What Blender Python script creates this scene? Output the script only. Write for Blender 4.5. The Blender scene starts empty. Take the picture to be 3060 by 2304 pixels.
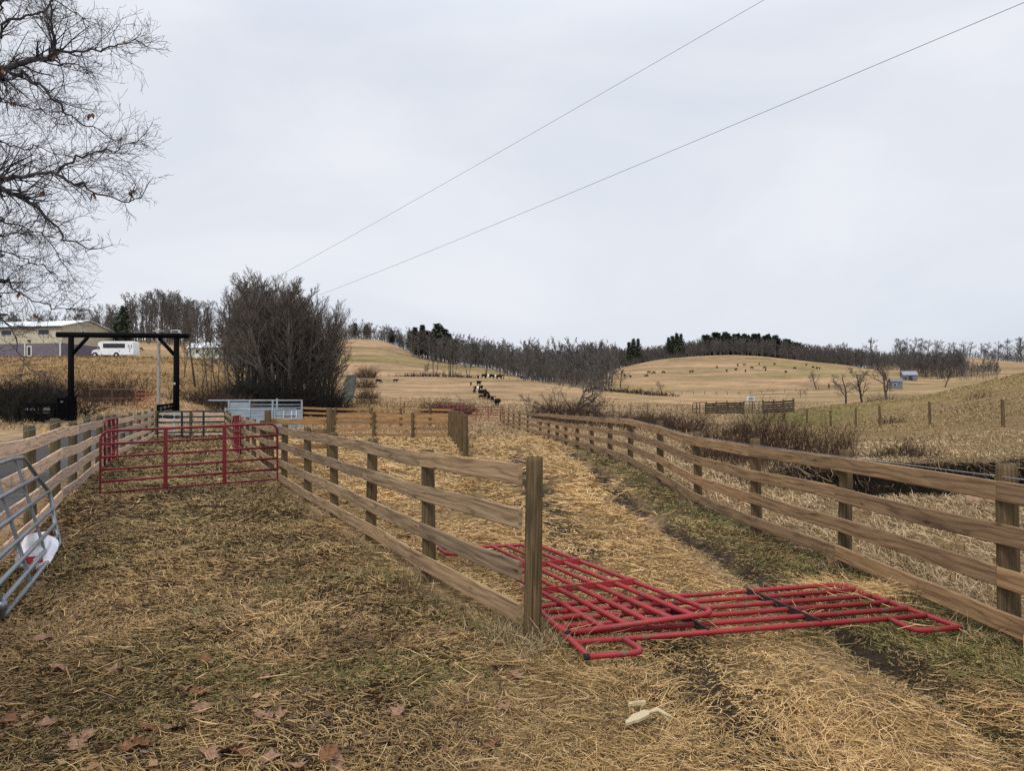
import bpy, math, random
import numpy as np
from mathutils import Vector, Matrix

random.seed(7)
RNG = np.random.default_rng(11)
C = bpy.context.scene.collection
F, CX, HY, H = 2300.0, 1530.0, 1215.0, 1.65      # measured focal length, centre column, horizon row, eye height
V = Vector
R = math.radians

# ------------------------------------------------------------------ small maths
def P(px, py, Y):
    return V(((px - CX) / F * Y, Y, H - (py - HY) / F * Y))
def e(Y, py):
    return H - (py - HY) / F * Y
def sst(a, b, x):
    t = np.clip((x - a) / (b - a), 0, 1)
    return t * t * (3 - 2 * t)
_G = np.random.default_rng(3).random((256, 256))
def vnoise(x, y, s=1.0, seed=0):
    x = np.asarray(x, float) / s + 31.7 * seed + 1000; y = np.asarray(y, float) / s + 17.3 * seed + 1000
    xi = np.floor(x).astype(int); yi = np.floor(y).astype(int)
    fx = x - xi; fy = y - yi
    fx = fx * fx * (3 - 2 * fx); fy = fy * fy * (3 - 2 * fy)
    g = lambda i, j: _G[i % 256, j % 256]
    return (g(xi, yi) * (1 - fx) + g(xi + 1, yi) * fx) * (1 - fy) + (g(xi, yi + 1) * (1 - fx) + g(xi + 1, yi + 1) * fx) * fy
def fbm(x, y, s, seed=0, o=4):
    a = 0; w = 0.5; t = 0
    for k in range(o):
        a = a + w * vnoise(x, y, s / 2 ** k, seed + k * 5); t += w; w *= .5
    return a / t

# ------------------------------------------------------------------ terrain heights
_COL = {
 -800: [(25,0),(36,.15),(44,.75),(60,1.5),(80,3.5),(130,9.8),(150,11.0),(180,11.4),(330,29),(450,34),(1600,34)],
 0:    [(30,0),(37,.15),(44,.75),(60,1.5),(80,3.6),(128,9.9),(150,11.3),(178,11.6),(250,17),(335,e(335,1020)),(420,33),(1600,30)],
 300:  [(30,0),(38,.15),(45,.9),(60,1.6),(80,3.9),(130,10.1),(150,11.2),(172,11.4),(230,17),(330,e(330,1010)),(430,34),(1600,28)],
 560:  [(30,0),(38.5,.12),(45,.85),(60,1.5),(80,3.7),(130,9.9),(150,11.0),(172,11.2),(240,17),(330,e(330,1010)),(430,34),(1600,28)],
 700:  [(30,0),(60,.7),(85,2.0),(130,9.0),(150,10.8),(172,11.2),(330,26),(450,36),(600,42),(1600,35)],
 900:  [(40,0),(60,.3),(85,1.0),(120,2),(200,3.5),(300,13),(330,14),(600,e(600,1018)),(750,53),(1600,40)],
 1020: [(50,0),(80,.5),(120,1.2),(200,e(200,1203)),(300,e(300,1121)),(330,14.0),(345,14.8),(600,e(600,1010)),(700,55),(1600,40)],
 1150: [(50,0),(80,.5),(120,1.2),(200,2.7),(300,e(300,1123)),(325,13.4),(340,14.2),(600,e(600,1012)),(700,54),(1600,40)],
 1250: [(50,0),(80,.5),(120,1.2),(200,2.7),(300,e(300,1125)),(325,13.1),(570,e(570,1060)),(680,40),(1600,35)],
 1350: [(50,0),(80,.5),(120,1.2),(200,2.7),(300,e(300,1126)),(330,13.0),(530,e(530,1082)),(640,33),(1600,30)],
 1475: [(60,0),(80,.3),(120,1.0),(200,2.7),(300,e(300,1128)),(330,12.4),(480,e(480,1098)),(560,27),(1600,25)],
 1600: [(60,0),(80,.3),(120,1.0),(200,2.5),(290,e(290,1136)),(320,11),(420,e(420,1134)),(500,17),(1600,20)],
 1800: [(60,0),(80,.2),(120,.9),(200,2.5),(270,e(270,1166)),(300,6.3),(400,e(400,1164)),(620,30),(720,33),(1600,30)],
 1970: [(60,0),(90,.4),(200,2.2),(270,e(270,1187)),(320,5),(400,e(400,1181)),(680,e(680,1070)),(800,45),(1600,40)],
 2070: [(60,0),(90,.7),(130,.9),(200,2.0),(400,e(400,1184)),(700,e(700,1061)),(820,49),(1600,45)],
 2180: [(60,0),(90,.9),(130,1.0),(200,2.0),(400,e(400,1186)),(700,e(700,1056)),(820,50),(1600,50)],
 2290: [(60,0),(75,.1),(90,1.0),(130,1.0),(200,2.0),(400,6.6),(690,e(690,1062)),(820,48),(1600,50)],
 2372: [(60,0),(69,.0),(80,.3),(92,e(92,1224)),(130,.8),(200,2.2),(400,e(400,1179)),(680,e(680,1072)),(800,43),(1600,48)],
 2506: [(30,.1),(45,.2),(60,.0),(75,.7),(90,e(90,1210)),(130,1.0),(200,2.8),(400,e(400,1169)),(660,e(660,1084)),(760,37),(1600,55)],
 2644: [(30,.15),(48,.4),(65,1.2),(88,e(88,1195)),(130,1.8),(200,4),(400,e(400,1150)),(620,e(620,1107)),(720,30),(950,e(950,1080)),(1600,58)],
 2781: [(25,.1),(30,.3),(44,.6),(65,1.7),(87,e(87,1179)),(130,2.2),(250,6),(500,e(500,1143)),(900,e(900,1061)),(1600,60)],
 2950: [(22,.0),(25,.2),(36,.7),(60,2.4),(86,e(86,1137)),(130,4),(250,9),(500,20),(880,e(880,1071)),(1600,60)],
 3060: [(20,.0),(23,.2),(34,.75),(60,3.1),(86,e(86,1109)),(130,5.2),(250,11),(500,22),(860,e(860,1083)),(1600,60)],
 3900: [(18,.0),(24,.6),(34,1.3),(60,4),(86,7.5),(200,12),(500,30),(900,60),(1600,60)],
}
_LY = np.linspace(0, math.log(1600), 260)
_PXG = np.arange(-800, 3901, 25.0)
def _table():
    ks = sorted(_COL)
    cols = []
    for k in ks:
        pts = [(1, 0.0), (14, 0.0)] + _COL[k]
        yy = np.array([p[0] for p in pts]); zz = np.array([p[1] for p in pts])
        cols.append(np.interp(np.exp(_LY), yy, zz))
    cols = np.array(cols)
    t = np.array([[np.interp(p, ks, cols[:, j]) for p in _PXG] for j in range(len(_LY))])
    ker = np.array([1, 4, 6, 4, 1.]) / 16
    for ax in (0, 1):
        tp = np.pad(t, [(2, 2) if a == ax else (0, 0) for a in (0, 1)], 'edge')
        t = sum(ker[i] * np.take(tp, np.arange(i, i + t.shape[ax]), ax) for i in range(5))
    return t
_T = _table()
RIGHT = [(3.62,2.6),(3.47,5.36),(3.37,7.8),(3.16,9.95),(3.06,12.65),(3.0,15.6),(2.92,19.0),(2.83,22.3),(2.64,25.4),(2.4,28.2),(2.16,30.8),(1.97,33.6),(1.78,37.2),(1.5,40.8),(.95,46.4),(.5,52),(.1,57),(-.3,63),(-.7,69),(-1.1,75)]
CENTRE = [(0.14,5.42),(-.78,7.25),(-1.72,9.35),(-2.6,11.25),(-3.5,13.2),(-4.65,15.7),(-5.6,17.9),(-6.5,20),(-7.45,22.2),(-8.35,24.3),(-9.3,26.5),(-10.25,28.7),(-11.2,30.9),(-12.1,33),(-13.4,36.2)]
LEFT = [(-2.75,2.4),(-3.95,5.0),(-5.1,7.5),(-6.2,9.9),(-7.3,12.3),(-8.45,14.8),(-9.6,17.4),(-10.75,20),(-11.7,22.3),(-12.7,24.6),(-13.65,27),(-14.6,29.5),(-15.5,32),(-16.4,34.5),(-17.3,37)]
def xr(y): return np.interp(y, [p[1] for p in RIGHT], [p[0] for p in RIGHT])
def xc(y): return np.where(np.asarray(y) < 5.42, .1 - (5.42 - np.asarray(y)) * .06, np.interp(y, [p[1] for p in CENTRE], [p[0] for p in CENTRE]))
def xl(y): return np.interp(y, [p[1] for p in LEFT], [p[0] for p in LEFT])
RUT1 = [(2.45,5.2),(2.42,6.4),(2.37,7.4),(2.33,8.5),(2.19,9.8),(2.02,11.9),(1.94,15.1),(2.05,20.9),(2.0,26),(1.7,32)]
RUT2 = [(1.1,4.0),(.95,6),(.82,8.4),(.66,10.4),(.5,13),(.35,18),(.3,26)]
def rutd(x, y, L): return np.abs(x - np.interp(y, [p[1] for p in L], [p[0] for p in L]))
def h(x, y, fine=True):
    x = np.asarray(x, float); y = np.asarray(y, float)
    yy = np.maximum(y, 1.0)
    px = np.clip(CX + F * x / yy, -800, 3899.9); ly = np.clip(np.log(yy), 0, _LY[-1] - 1e-6)
    a = (px + 800) / 25; b = ly / (_LY[1] - _LY[0])
    i = a.astype(int); j = b.astype(int); fa = a - i; fb = b - j
    z = (_T[j, i] * (1 - fa) + _T[j, i + 1] * fa) * (1 - fb) + (_T[j + 1, i] * (1 - fa) + _T[j + 1, i + 1] * fa) * fb
    near = 1 - sst(45, 70, y)
    z = z + .14 * sst(13, 17, y) * np.exp(-((x - 3.6) / 2.6) ** 2) * near
    yf = np.interp(x, [5.6, 6.8, 8.4, 12, 16, 24], [17.5, 19.6, 21.2, 21.9, 22.2, 23.2])
    d = yf - y + (fbm(x, y, 2.0, 9) - .5) * .9
    dep = np.where(d < 0, 0, np.where(d < .4, d / .4 * 1.0, 1.0 * np.clip(1 - (d - .4) / 7.0, 0, 1)))
    z = z - dep * sst(5.6, 7.6, x) * (x < 40)
    if fine:
        z = z + (fbm(x, y, 1.1, 1) - .5) * .11 * near + (fbm(x * 1.6, y, .9, 14) - .45) * .10 * sst(-.2, .5, x - xc(y)) * sst(2.1, 1.5, x) * (y > 2) * (1 - sst(22, 30, y)) * (1 - sst(4.2, 5, y) * sst(8.8, 7.8, y) * .8) + (fbm(x, y, .33, 12, 2) - .5) * .045 * near * (1 - sst(12, 20, y)) + (fbm(x, y, 8, 2) - .5) * .12 * near * sst(8, 14, np.hypot(x, y))
        z = z + (fbm(x, y, 40, 4) - .5) * 1.6 * sst(90, 220, y)
        for L, dp in ((RUT1, .14), (RUT2, .07)):
            z = z - dp * np.exp(-(rutd(x, y, L) / .16) ** 2) * (.5 + .7 * fbm(x, y, .8, 6)) * (y > 3) * (1 - sst(24, 32, y))
    return z
def hz(x, y): return float(h(np.array([x]), np.array([y]))[0])
def G(px, Y):
    x = (px - CX) / F * Y
    return V((x, Y, hz(x, Y)))
def hit(px, py, y0=20, y1=1500):
    ys = np.exp(np.linspace(math.log(y0), math.log(y1), 1500)); xs = (px - CX) / F * ys
    g = h(xs, ys); ray = H - (py - HY) / F * ys
    k = np.argmax(g >= ray) if (g >= ray).any() else int(np.argmin(ray - g))
    return V((xs[k], ys[k], g[k]))

# ------------------------------------------------------------------ materials
def mat(name, rough=.8, metal=0.0, spec=.3):
    m = bpy.data.materials.new(name); m.use_nodes = True
    nt = m.node_tree; b = nt.nodes['Principled BSDF']
    b.inputs['Roughness'].default_value = rough; b.inputs['Metallic'].default_value = metal
    b.inputs['Specular IOR Level'].default_value = spec
    return m, nt, b
def nd(nt, t, **kw):
    n = nt.nodes.new(t)
    for k, v in kw.items():
        if k in n.inputs: n.inputs[k].default_value = v
        else: setattr(n, k, v)
    return n
def ramp(nt, fac, stops):
    r = nt.nodes.new('ShaderNodeValToRGB'); els = r.color_ramp.elements
    while len(els) < len(stops): els.new(.5)
    for el, (p, c) in zip(els, stops):
        el.position = p; el.color = (*c, 1) if len(c) == 3 else c
    nt.links.new(fac, r.inputs[0]); return r.outputs[0]
def mixc(nt, mode, fac, a, b):
    n = nt.nodes.new('ShaderNodeMix'); n.data_type = 'RGBA'; n.blend_type = mode
    for i, v in ((0, fac), (6, a), (7, b)):
        if hasattr(v, 'links') or hasattr(v, 'is_linked'): nt.links.new(v, n.inputs[i])
        else: n.inputs[i].default_value = v if i == 0 else (*v, 1)
    return n.outputs[2]
def coords(nt, kind, scale=(1, 1, 1)):
    tc = nt.nodes.new('ShaderNodeTexCoord'); mp = nt.nodes.new('ShaderNodeMapping'); mp.inputs['Scale'].default_value = scale
    nt.links.new(tc.outputs[kind], mp.inputs[0]); return mp.outputs[0]
def noise(nt, vec, scale, detail=4, rough=.6, dist=0.0):
    n = nd(nt, 'ShaderNodeTexNoise'); n.inputs['Scale'].default_value = scale; n.inputs['Detail'].default_value = detail
    n.inputs['Roughness'].default_value = rough; n.inputs['Distortion'].default_value = dist
    nt.links.new(vec, n.inputs['Vector']); return n.outputs['Fac']
def bump(nt, b, hgt, strength, dist):
    n = nd(nt, 'ShaderNodeBump'); n.inputs['Strength'].default_value = strength; n.inputs['Distance'].default_value = dist
    nt.links.new(hgt, n.inputs['Height']); nt.links.new(n.outputs[0], b.inputs['Normal'])
def wood(name, dark, light, stain=(.05, .04, .03), stain_amt=.7):
    m, nt, b = mat(name, .85, 0, .15); L = nt.links.new
    uv = coords(nt, 'UV', (1, 1, 1))
    sc = lambda s: coords(nt, 'UV', s)
    g1 = noise(nt, sc((1.6, 38, 1)), 1.0, 6, .65, .4)
    w = nd(nt, 'ShaderNodeTexWave'); w.bands_direction = 'Y'; w.inputs['Scale'].default_value = 1.0
    w.inputs['Distortion'].default_value = 13; w.inputs['Detail'].default_value = 3; w.inputs['Detail Scale'].default_value = 1.6
    L(sc((.5, 4.2, 1)), w.inputs['Vector'])
    oi = nd(nt, 'ShaderNodeObjectInfo')
    c = ramp(nt, g1, [(.25, dark), (.75, light)])
    wl = ramp(nt, w.outputs['Fac'], [(.0, (.42, .37, .33)), (.3, (.95, .94, .93)), (1, (1.08, 1.07, 1.05))])
    c = mixc(nt, 'MULTIPLY', .6, c, wl)
    big = noise(nt, sc((.7, 3.5, 1)), 1.0, 5, .6)
    st = ramp(nt, big, [(.5, (0, 0, 0)), (.78, (stain_amt,) * 3)])
    c = mixc(nt, 'MIX', st, c, stain)
    vo = nd(nt, 'ShaderNodeTexVoronoi'); vo.inputs['Scale'].default_value = 1.0
    L(sc((2.2, 9, 1)), vo.inputs['Vector'])
    kn = ramp(nt, vo.outputs['Distance'], [(.06, (.22, .16, .12)), (.15, (1, 1, 1))])
    c = mixc(nt, 'MULTIPLY', .75, c, kn)
    rv = ramp(nt, oi.outputs['Random'], [(0, (.72, .72, .76)), (.5, (1, .97, .93)), (1, (1.14, 1.05, .98))])
    c = mixc(nt, 'MULTIPLY', 1.0, c, rv)
    L(c, b.inputs['Base Color']); bump(nt, b, g1, .5, .004)
    return m
def paint(name, col, rough, wear=None, wear_at=.66, spec=.4, metal=0.0, sc=9):
    m, nt, b = mat(name, rough, metal, spec); v = coords(nt, 'Object')
    n = noise(nt, v, sc, 6, .65); n2 = noise(nt, v, 1.7, 4)
    c = ramp(nt, n2, [(.3, tuple(k * .8 for k in col)), (.7, tuple(min(1, k * 1.12) for k in col))])
    if wear:
        f = ramp(nt, n, [(wear_at, (0, 0, 0)), (wear_at + .06, (1, 1, 1))]); c = mixc(nt, 'MIX', f, c, wear)
    nt.links.new(c, b.inputs['Base Color']); bump(nt, b, n, .15, .003); return m
M = {}
M['wood_grey'] = wood('weathered board wood', (.155, .105, .062), (.47, .345, .215))
M['wood_brown'] = wood('brown board wood', (.155, .096, .05), (.47, .315, .175))
M['wood_pale'] = wood('pale board wood', (.50, .365, .265), (.72, .555, .415), (.3, .21, .14), .3)
M['wood_orange'] = wood('new orange board wood', (.25, .14, .062), (.45, .29, .145), (.12, .075, .035), .55)
M['wood_black'] = wood('old dark board wood', (.010, .010, .011), (.045, .042, .04))
def postmat(name, dark, light):
    m, nt, b = mat(name, .9, 0, .1)
    n = noise(nt, coords(nt, 'UV', (26, 2.2, 1)), 1, 6, .65, .3); n2 = noise(nt, coords(nt, 'UV', (3, 2.5, 1)), 1, 4)
    c = ramp(nt, n, [(.25, dark), (.75, light)])
    c = mixc(nt, 'MIX', ramp(nt, n2, [(.5, (0, 0, 0)), (.75, (.75, .75, .75))]), c, (.035, .028, .02))
    cr = ramp(nt, noise(nt, coords(nt, 'UV', (40, .6, 1)), 1, 2, .5, 1.5), [(.33, (.2, .18, .15)), (.37, (1, 1, 1))])
    c = mixc(nt, 'MULTIPLY', .8, c, cr)
    nt.links.new(c, b.inputs['Base Color']); bump(nt, b, n, .7, .006); return m
M['post'] = postmat('round post timber', (.038, .026, .014), (.21, .145, .078))
M['post_green'] = postmat('mossy post timber', (.035, .03, .017), (.18, .145, .08))
M['red'] = paint('red gate paint', (.30, .023, .027), .55, (.15, .085, .05), .57, sc=11)
M['red_dull'] = paint('dull red gate paint', (.19, .015, .019), .5, (.06, .02, .015), .64, sc=14)
M['green'] = paint('dark green gate paint', (.004, .014, .014), .55)
M['black'] = paint('black timber paint', (.003, .003, .004), .85, spec=.08)
M['mark'] = paint('faded white lettering paint', (.16, .17, .18), .7)
M['galv'] = paint('galvanised tube', (.23, .25, .27), .38, (.22, .2, .19), .7, metal=.55)
M['chute'] = paint('pale galvanised sheet', (.27, .32, .365), .5, (.3, .33, .36), .7, metal=.15)
M['white_steel'] = paint('white steel tube', (.42, .46, .48), .5)
M['dark_steel'] = paint('dark steel strap', (.03, .018, .018), .55)
M['pipe'] = paint('brown pipe', (.10, .05, .04), .7)
M['wire'] = paint('fence wire', (.30, .30, .31), .5, metal=.4)
M['line'] = paint('overhead wire sheath', (.10, .105, .12), .6)
M['poly'] = paint('white woven sack', (.78, .78, .82), .6)
M['sackred'] = paint('red sack print', (.42, .02, .03), .6)
M['ribbon'] = paint('yellow ribbon', (.75, .42, .06), .6)
M['van'] = paint('white coach paint', (.80, .81, .82), .3, spec=.5)
M['glass'] = paint('dark tinted glass', (.008, .01, .012), .12, spec=.6)
M['tyre'] = paint('tyre rubber', (.015, .015, .017), .85)
M['rim'] = paint('wheel rim', (.5, .5, .5), .4)
M['siding'] = paint('beige metal siding', (.46, .42, .31), .6)
M['lower'] = paint('grey lower siding', (.14, .12, .145), .7)
M['roofing'] = paint('white metal roofing', (.72, .76, .78), .4)
M['trim'] = paint('pale trim', (.66, .66, .62), .6)
M['shedwall'] = paint('pale green shed siding', (.42, .43, .33), .7)
M['barnwall'] = paint('grey barn siding', (.15, .155, .17), .8)
M['barnroof'] = paint('grey barn roofing', (.24, .255, .28), .6)
M['solar'] = paint('solar cells', (.03, .035, .05), .3)
M['pole'] = postmat('silver pole timber', (.22, .2, .17), (.42, .39, .34))
def bark(name, dark, light, sc=12):
    m, nt, b = mat(name, .95, 0, .05); v = coords(nt, 'Object', (1, 1, .35)); n = noise(nt, v, sc, 5, .65)
    nt.links.new(ramp(nt, n, [(.3, dark), (.7, light)]), b.inputs['Base Color']); return m
M['oak'] = bark('dark oak bark', (.03, .025, .026), (.09, .08, .082))
M['bark'] = bark('grey brown bark', (.06, .048, .042), (.15, .125, .105), 3)
M['bark_far'] = bark('far grey bark', (.07, .063, .058), (.15, .135, .123), 1)
M['bark_mid'] = bark('lichened bark', (.08, .068, .055), (.21, .18, .145), 3)
M['bark_pale'] = bark('pale bark', (.10, .085, .07), (.22, .19, .16), 3)
M['bramble'] = bark('bramble stems', (.03, .020, .016), (.10, .066, .05), 4)
M['weed'] = bark('dead weed stems', (.032, .02, .015), (.10, .06, .042), 6)
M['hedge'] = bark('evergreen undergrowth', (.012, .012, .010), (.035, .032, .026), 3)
M['needle'] = bark('pine needles', (.028, .042, .03), (.085, .10, .068), .8)
M['leafdead'] = bark('dead oak leaf', (.07, .032, .018), (.25, .13, .07), 40)
M['leafpink'] = bark('pale dead leaf', (.13, .075, .05), (.33, .20, .13), 40)
M['split'] = wood('split pale wood', (.62, .54, .33), (.88, .82, .6), (.5, .35, .2), .3)
M['soil'] = bark('clod soil', (.02, .015, .012), (.06, .045, .035), 10)
M['rock'] = bark('tan rock', (.22, .13, .08), (.42, .28, .18), 5)
def attrmat(name, rough=.75, trans=.0):
    m, nt, b = mat(name, rough, 0, .2); a = nd(nt, 'ShaderNodeAttribute'); a.attribute_name = 'Col'
    nt.links.new(a.outputs['Color'], b.inputs['Base Color']); return m
M['straw'] = attrmat('straw and grass blades')
def hide(name, belt):
    m, nt, b = mat(name, .8, 0, .15)
    if belt:
        s = nd(nt, 'ShaderNodeSeparateXYZ'); nt.links.new(coords(nt, 'Object'), s.inputs[0])
        mm = nd(nt, 'ShaderNodeMath', operation='COMPARE'); mm.inputs[1].default_value = -.05; mm.inputs[2].default_value = .34
        nt.links.new(s.outputs[0], mm.inputs[0])
        c = mixc(nt, 'MIX', mm.outputs[0], (.006, .006, .007), (.75, .73, .68)); nt.links.new(c, b.inputs['Base Color'])
    else: b.inputs['Base Color'].default_value = (.007, .006, .006, 1)
    return m
M['hide_belt'] = hide('belted hide', True); M['hide_black'] = hide('black hide', False)
def terrain_mat():
    m, nt, b = mat('pasture ground', .95, 0, .05); L = nt.links.new
    a = nd(nt, 'ShaderNodeAttribute'); a.attribute_name = 'Col'
    v = coords(nt, 'Object'); c = a.outputs['Color']
    n1 = noise(nt, v, 7, 8, .75); c = mixc(nt, 'MULTIPLY', 1.0, c, ramp(nt, n1, [(.3, (.45, .43, .42)), (.5, (.95, .95, .95)), (.72, (1.35, 1.32, 1.25))]))
    n2 = noise(nt, coords(nt, 'Object', (.05, .16, .16)), 1.0, 7, .68, .6)
    c = mixc(nt, 'MULTIPLY', .85, c, ramp(nt, n2, [(.32, (.62, .66, .58)), (.5, (1, 1, 1)), (.68, (1.22, 1.14, 1.05))]))
    n3 = noise(nt, coords(nt, 'Object', (.3, .6, .6)), 1.0, 6, .75)
    c = mixc(nt, 'MULTIPLY', .8, c, ramp(nt, n3, [(.3, (.66, .65, .63)), (.6, (1.08, 1.06, 1.04))]))
    n4 = noise(nt, coords(nt, 'Object', (.006, .018, .018)), 1.0, 6, .6, 1.2)
    c = mixc(nt, 'MULTIPLY', .9, c, ramp(nt, n4, [(.38, (.70, .74, .60)), (.52, (1.02, 1, .98)), (.62, (1.12, 1.08, 1.02))]))
    L(c, b.inputs['Base Color']); bump(nt, b, n1, .8, .05); return m
M['ground'] = terrain_mat()
def simple_noise_mat(name, dark, light, sc, rough=.9):
    m, nt, b = mat(name, rough, 0, .15); n = noise(nt, coords(nt, 'Object'), sc, 7, .7)
    nt.links.new(ramp(nt, n, [(.3, dark), (.7, light)]), b.inputs['Base Color']); bump(nt, b, n, .6, .03); return m
M['gravel'] = simple_noise_mat('gravel lane', (.028, .028, .022), (.085, .085, .066), .8)
M['drive'] = simple_noise_mat('wet gravel drive', (.022, .02, .018), (.085, .078, .07), 9)

# ------------------------------------------------------------------ object plumbing
BASE = {}
def link(o, parent=None):
    C.objects.link(o)
    if parent is not None: o.parent = parent
    return o
def tag(o, label=None, cat=None, group=None, kind=None):
    for k, v in (('label', label), ('category', cat), ('group', group), ('kind', kind)):
        if v: o[k] = v
    return o
def thing(name, loc, label, cat, group=None):
    o = bpy.data.objects.new(name, None); o.empty_display_size = .2; o.location = loc
    link(o); tag(o, label, cat, group); BASE[o.name] = V(loc); return o
ORD = ['first','second','third','fourth','fifth','sixth','seventh','eighth','ninth','tenth','eleventh','twelfth','thirteenth','fourteenth','fifteenth','sixteenth','seventeenth','eighteenth','nineteenth']
TENS = {2:('twenty','twentieth'),3:('thirty','thirtieth'),4:('forty','fortieth'),5:('fifty','fiftieth'),6:('sixty','sixtieth'),7:('seventy','seventieth'),8:('eighty','eightieth')}
def ordw(n):
    if n < 20: return ORD[n - 1]
    t, u = divmod(n, 10); return TENS[t][1] if u == 0 else TENS[t][0] + '-' + ORD[u - 1]
class MB:
    def __init__(s): s.v = []; s.f = []; s.uv = []; s.sm = []
    def face(s, idx, uv=None, smooth=False):
        s.f.append(idx); s.uv.append(uv or [(0, 0)] * len(idx)); s.sm.append(smooth)
    def box(s, c, sx, sy, sz, rz=0.0, base=True):
        c = V(c); o = len(s.v); cs, sn = math.cos(rz), math.sin(rz)
        for k in range(8):
            x = (sx / 2) * (1 if k & 1 else -1); y = (sy / 2) * (1 if k & 2 else -1); z = sz * (1 if k & 4 else 0) if base else (sz / 2) * (1 if k & 4 else -1)
            s.v.append((c.x + x * cs - y * sn, c.y + x * sn + y * cs, c.z + z))
        for q in ((0, 2, 3, 1), (4, 5, 7, 6), (0, 1, 5, 4), (2, 6, 7, 3), (0, 4, 6, 2), (1, 3, 7, 5)):
            s.face([o + i for i in q], [(0, 0), (sx, 0), (sx, sz), (0, sz)])
        return s
    def quadbox(s, a, b, c, d, n):
        o = len(s.v); n = V(n)
        for p in (a, b, c, d): s.v.append(tuple(V(p)))
        for p in (a, b, c, d): s.v.append(tuple(V(p) + n))
        for q in ((3, 2, 1, 0), (4, 5, 6, 7), (0, 1, 5, 4), (1, 2, 6, 5), (2, 3, 7, 6), (3, 0, 4, 7)):
            s.face([o + i for i in q])
        return s
    def prism(s, pts, n):
        """outline polygon pts extruded by vector n"""
        o = len(s.v); n = V(n); k = len(pts)
        s.v += [tuple(V(p)) for p in pts] + [tuple(V(p) + n) for p in pts]
        s.face([o + i for i in range(k)][::-1]); s.face([o + k + i for i in range(k)])
        for i in range(k): j = (i + 1) % k; s.face([o + i, o + j, o + k + j, o + k + i])
        return s
    def tube(s, pts, r, n=8, closed=False, cap=True):
        pts = [V(p) for p in pts]; k = len(pts); rr = r if isinstance(r, (list, tuple)) else [r] * k
        o = len(s.v); u = None; cum = 0
        for i, p in enumerate(pts):
            a = pts[i - 1] if (i or closed) else None; b = pts[(i + 1) % k] if (i < k - 1 or closed) else None
            t = ((p - a).normalized() if a is not None else V()) + ((b - p).normalized() if b is not None else V())
            t = t.normalized() if t.length > 1e-6 else V((0, 0, 1))
            if u is None: u = t.cross(V((.13, .21, .97)) if abs(t.z) < .95 else V((1, 0, 0))).normalized()
            u = (u - t * u.dot(t)).normalized(); w = t.cross(u)
            for q in range(n):
                g = 2 * math.pi * q / n; s.v.append(tuple(p + (u * math.cos(g) + w * math.sin(g)) * rr[i]))
        for i in range(k if closed else k - 1):
            i2 = (i + 1) % k
            for q in range(n):
                q2 = (q + 1) % n; s.face([o + i * n + q, o + i * n + q2, o + i2 * n + q2, o + i2 * n + q], None, True)
        if cap and not closed:
            s.face([o + q for q in range(n)][::-1]); s.face([o + (k - 1) * n + q for q in range(n)])
        return s
    def board(s, pts, hgt, t, side=0.0):
        """a plank on edge: pts = bottom centre line; chamfered section; uv in metres"""
        pts = [V(p) for p in pts]; o = len(s.v); c = min(.006, hgt * .1); uo, vo = random.random() * 50, random.random() * 50
        prof = [(-t/2+c, 0), (t/2-c, 0), (t/2, c), (t/2, hgt-c), (t/2-c, hgt), (-t/2+c, hgt), (-t/2, hgt-c), (-t/2, c)]
        per = [0, t, t + c, t + hgt, t + hgt + c, 2 * t + hgt, 2 * t + hgt + c, 2 * t + 2 * hgt, 2 * t + 2 * hgt + c]
        cum = 0; cu = []
        for i, p in enumerate(pts):
            a = pts[max(i - 1, 0)]; b = pts[min(i + 1, len(pts) - 1)]; d = (b - a); d.z = 0; d.normalize(); n = V((d.y, -d.x, 0))
            if i: cum += (p - pts[i - 1]).length
            cu.append(cum)
            for (q, z) in prof: s.v.append(tuple(p + n * (q + side) + V((0, 0, z))))
        for i in range(len(pts) - 1):
            for q in range(8):
                q2 = (q + 1) % 8
                s.face([o + i * 8 + q, o + (i + 1) * 8 + q, o + (i + 1) * 8 + q2, o + i * 8 + q2],
                       [(uo + cu[i], vo + per[q]), (uo + cu[i + 1], vo + per[q]), (uo + cu[i + 1], vo + per[q + 1]), (uo + cu[i], vo + per[q + 1])])
        e0 = [(uo + x, vo + z) for x, z in prof]
        s.face([o + q for q in range(8)], e0); s.face([o + (len(pts) - 1) * 8 + q for q in range(8)][::-1], e0[::-1])
        return s
    def post(s, base, top, r, lean=(0, 0), n=14):
        base = V(base); o = len(s.v); uo = random.random() * 20; ph = random.random() * 6; zs = [-.25, 0, .25, .5, .75, .97, 1.0]
        jit = [1 + .05 * math.sin(3 * 2 * math.pi * q / n + ph) + random.uniform(-.025, .025) for q in range(n)]
        for k, f in enumerate(zs):
            z = f * top; rr = r * (1.06 - .08 * f) * (.94 if k == 6 else 1)
            for q in range(n):
                g = 2 * math.pi * q / n
                s.v.append((base.x + lean[0] * max(z, 0) + math.cos(g) * rr * jit[q], base.y + lean[1] * max(z, 0) + math.sin(g) * rr * jit[q], base.z + z + (random.uniform(-.006, .006) if k == 6 else 0)))
        for k in range(6):
            for q in range(n):
                q2 = (q + 1) % n
                s.face([o + k * n + q, o + k * n + q2, o + (k + 1) * n + q2, o + (k + 1) * n + q],
                       [(uo + q / n, zs[k] * top), (uo + (q + 1) / n, zs[k] * top), (uo + (q + 1) / n, zs[k + 1] * top), (uo + q / n, zs[k + 1] * top)], True)
        s.face([o + 6 * n + q for q in range(n)], [(uo + math.cos(6.28 * q / n) * r, math.sin(6.28 * q / n) * r) for q in range(n)])
        return s
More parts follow.
